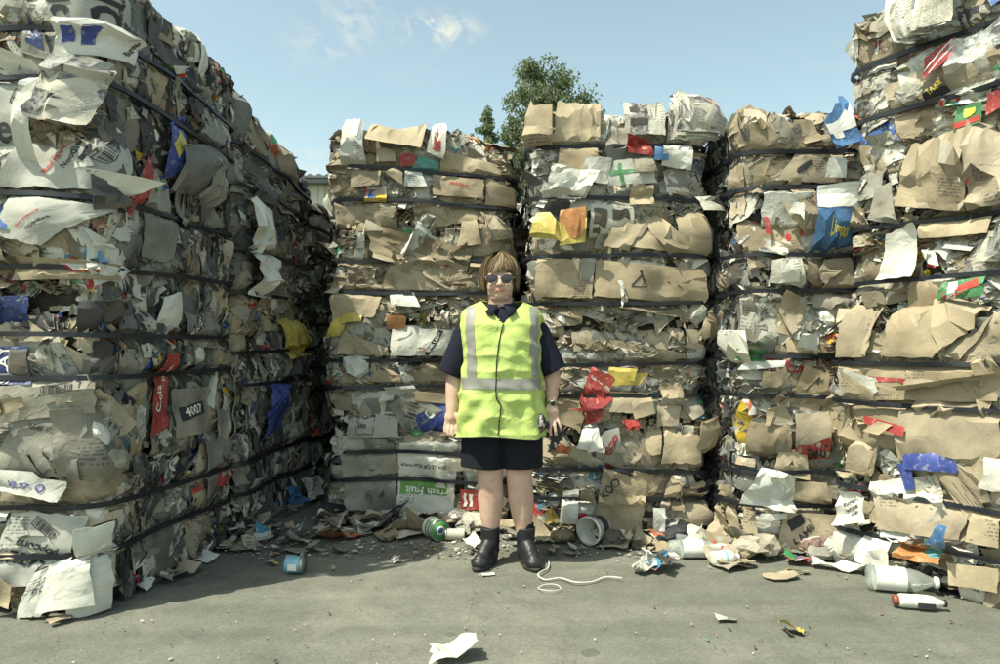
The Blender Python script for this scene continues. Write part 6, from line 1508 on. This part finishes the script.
# sunglasses
sg = bpy.data.objects.new('sunglasses', None); link(sg, P_); sg.location = (HX-.003, -.098, 1.482)
for d in (-1, 1):
    bm = bmesh.new()
    ring = [Vector((d*.037+.029*math.cos(a)*(1+.08*math.sin(a)), .010*abs(math.cos(a)*d+1)*.35 if d > 0 else .010*abs(1-math.cos(a))*.35, .0225*math.sin(a))) for a in [2*math.pi*k/24 for k in range(24)]]
    vs = [bm.verts.new(p) for p in ring]; c = bm.verts.new((d*.037, -.003, 0))
    for k in range(24): bm.faces.new((vs[k], vs[(k+1) % 24], c))
    bm_obj('lens', bm, MAT['lens'], sg)
    bm = bmesh.new(); tube_bm(bm, [tuple(p) for p in ring+[ring[0]]], .0016, 6); bm_obj('rim', bm, MAT['rimmetal'], sg)
    bm = bmesh.new(); tube_bm(bm, [(d*.066, .004, .008), (d*.078, .03, .006), (d*.084, .10, .0)], .002, 6); bm_obj('temple', bm, MAT['steel'], sg)
bm = bmesh.new(); tube_bm(bm, [(-.009, 0, .004), (0, -.003, .008), (.009, 0, .004)], .0018, 6); bm_obj('bridge', bm, MAT['steel'], sg)
# watch
wt = bpy.data.objects.new('wristwatch', None); link(wt, P_); wt.location = (.2325, -.030, .855); wt.rotation_euler = (math.radians(18), 0, 0); wt.scale = (.98, .98, .98)
bm = bmesh.new(); n = 28
rgs = [[bm.verts.new((r_*math.cos(2*math.pi*k/n), r_*math.sin(2*math.pi*k/n), z)) for k in range(n)] for r_, z in ((.0325, -.009), (.0335, -.004), (.0335, .004), (.0325, .009))]
for a, b_ in zip(rgs, rgs[1:]):
    for k in range(n): bm.faces.new((a[k], a[(k+1) % n], b_[(k+1) % n], b_[k]))
bm_obj('watch_band', bm, MAT['steel'], wt)
def ydisc(name, c, R_, th, mat, par):
    bm = bmesh.new(); lathe_bm(bm, [(R_*.9, 0), (R_, th*.3), (R_, th), (R_*.9, th*1.05)], 24)
    o = bm_obj(name, bm, mat, par); o.rotation_euler = (0, 0, -math.pi/2); o.location = c; return o
ydisc('watch_case', (.004, -.031, 0), .017, .007, MAT['steel'], wt); ydisc('watch_dial', (.004, -.0385, 0), .0125, .0008, MAT['ink'], wt)
# glove held in the hand
gl = empty('work_glove', (wx+.211, wy-.06, .733), 'dark crumpled work glove with speckled white cuff held in the watch hand', 'glove')
bm = bmesh.new(); ico(bm, (-.038, -.05, .022), (.028, .016, .044)); 
for v in bm.verts: v.co += Vector(mnoise.noise_vector(v.co*40))*.004
N = NT('speckled_cuff'); tc = N.n('ShaderNodeTexCoord').outputs['Object']; vv = N.n('ShaderNodeTexVoronoi'); vv.inputs['Scale'].default_value = 90; N.l(tc, vv.inputs['Vector'])
sc = N.n('ShaderNodeSeparateColor'); N.l(vv.outputs['Color'], sc.inputs[0]); N.l(N.ramp(sc.outputs[0], [(0, (.03,.03,.035,1)), (.5, (.45,.42,.40,1)), (.8, (.25,.12,.12,1))], 'CONSTANT'), N.b.inputs['Base Color'])
bm_obj('cuff', bm, N.m, gl)
bm = bmesh.new(); tube_bm(bm, [(-.038+.029*math.cos(a), -.052, .022+.045*math.sin(a)) for a in [2*math.pi*k/20 for k in range(21)]], .004, 6); bm_obj('cuff_edge', bm, MAT['ink'], gl)
bm = bmesh.new(); chain(bm, [(-.03, -.02, .02), (.03, .02, -.01), (.06, .03, -.03)], [.02, .026, .028], 12)
for q in ([(.05, .03, -.02), (.078, .03, -.02), (.092, .03, -.04)], [(.055, .03, -.03), (.075, .02, -.05), (.080, .02, -.075)], [(.045, .02, -.04), (.056, .02, -.07), (.058, .02, -.090)], [(.03, .02, -.03), (.034, .02, -.065), (.032, .02, -.086)], [(.01, .02, -.02), (.008, .02, -.045), (.006, .02, -.058)]):
    chain(bm, q, [.013, .012, .009], 10)
for v in bm.verts: v.co += Vector(mnoise.noise_vector(v.co*35))*.006
fuse('glove_hand', bm, MAT['ink'], gl, .004, 2)

for o in C.objects:
    if 'label' in o and len(o['label'].split()) > 16: print('LONG', o.name, o['label'])
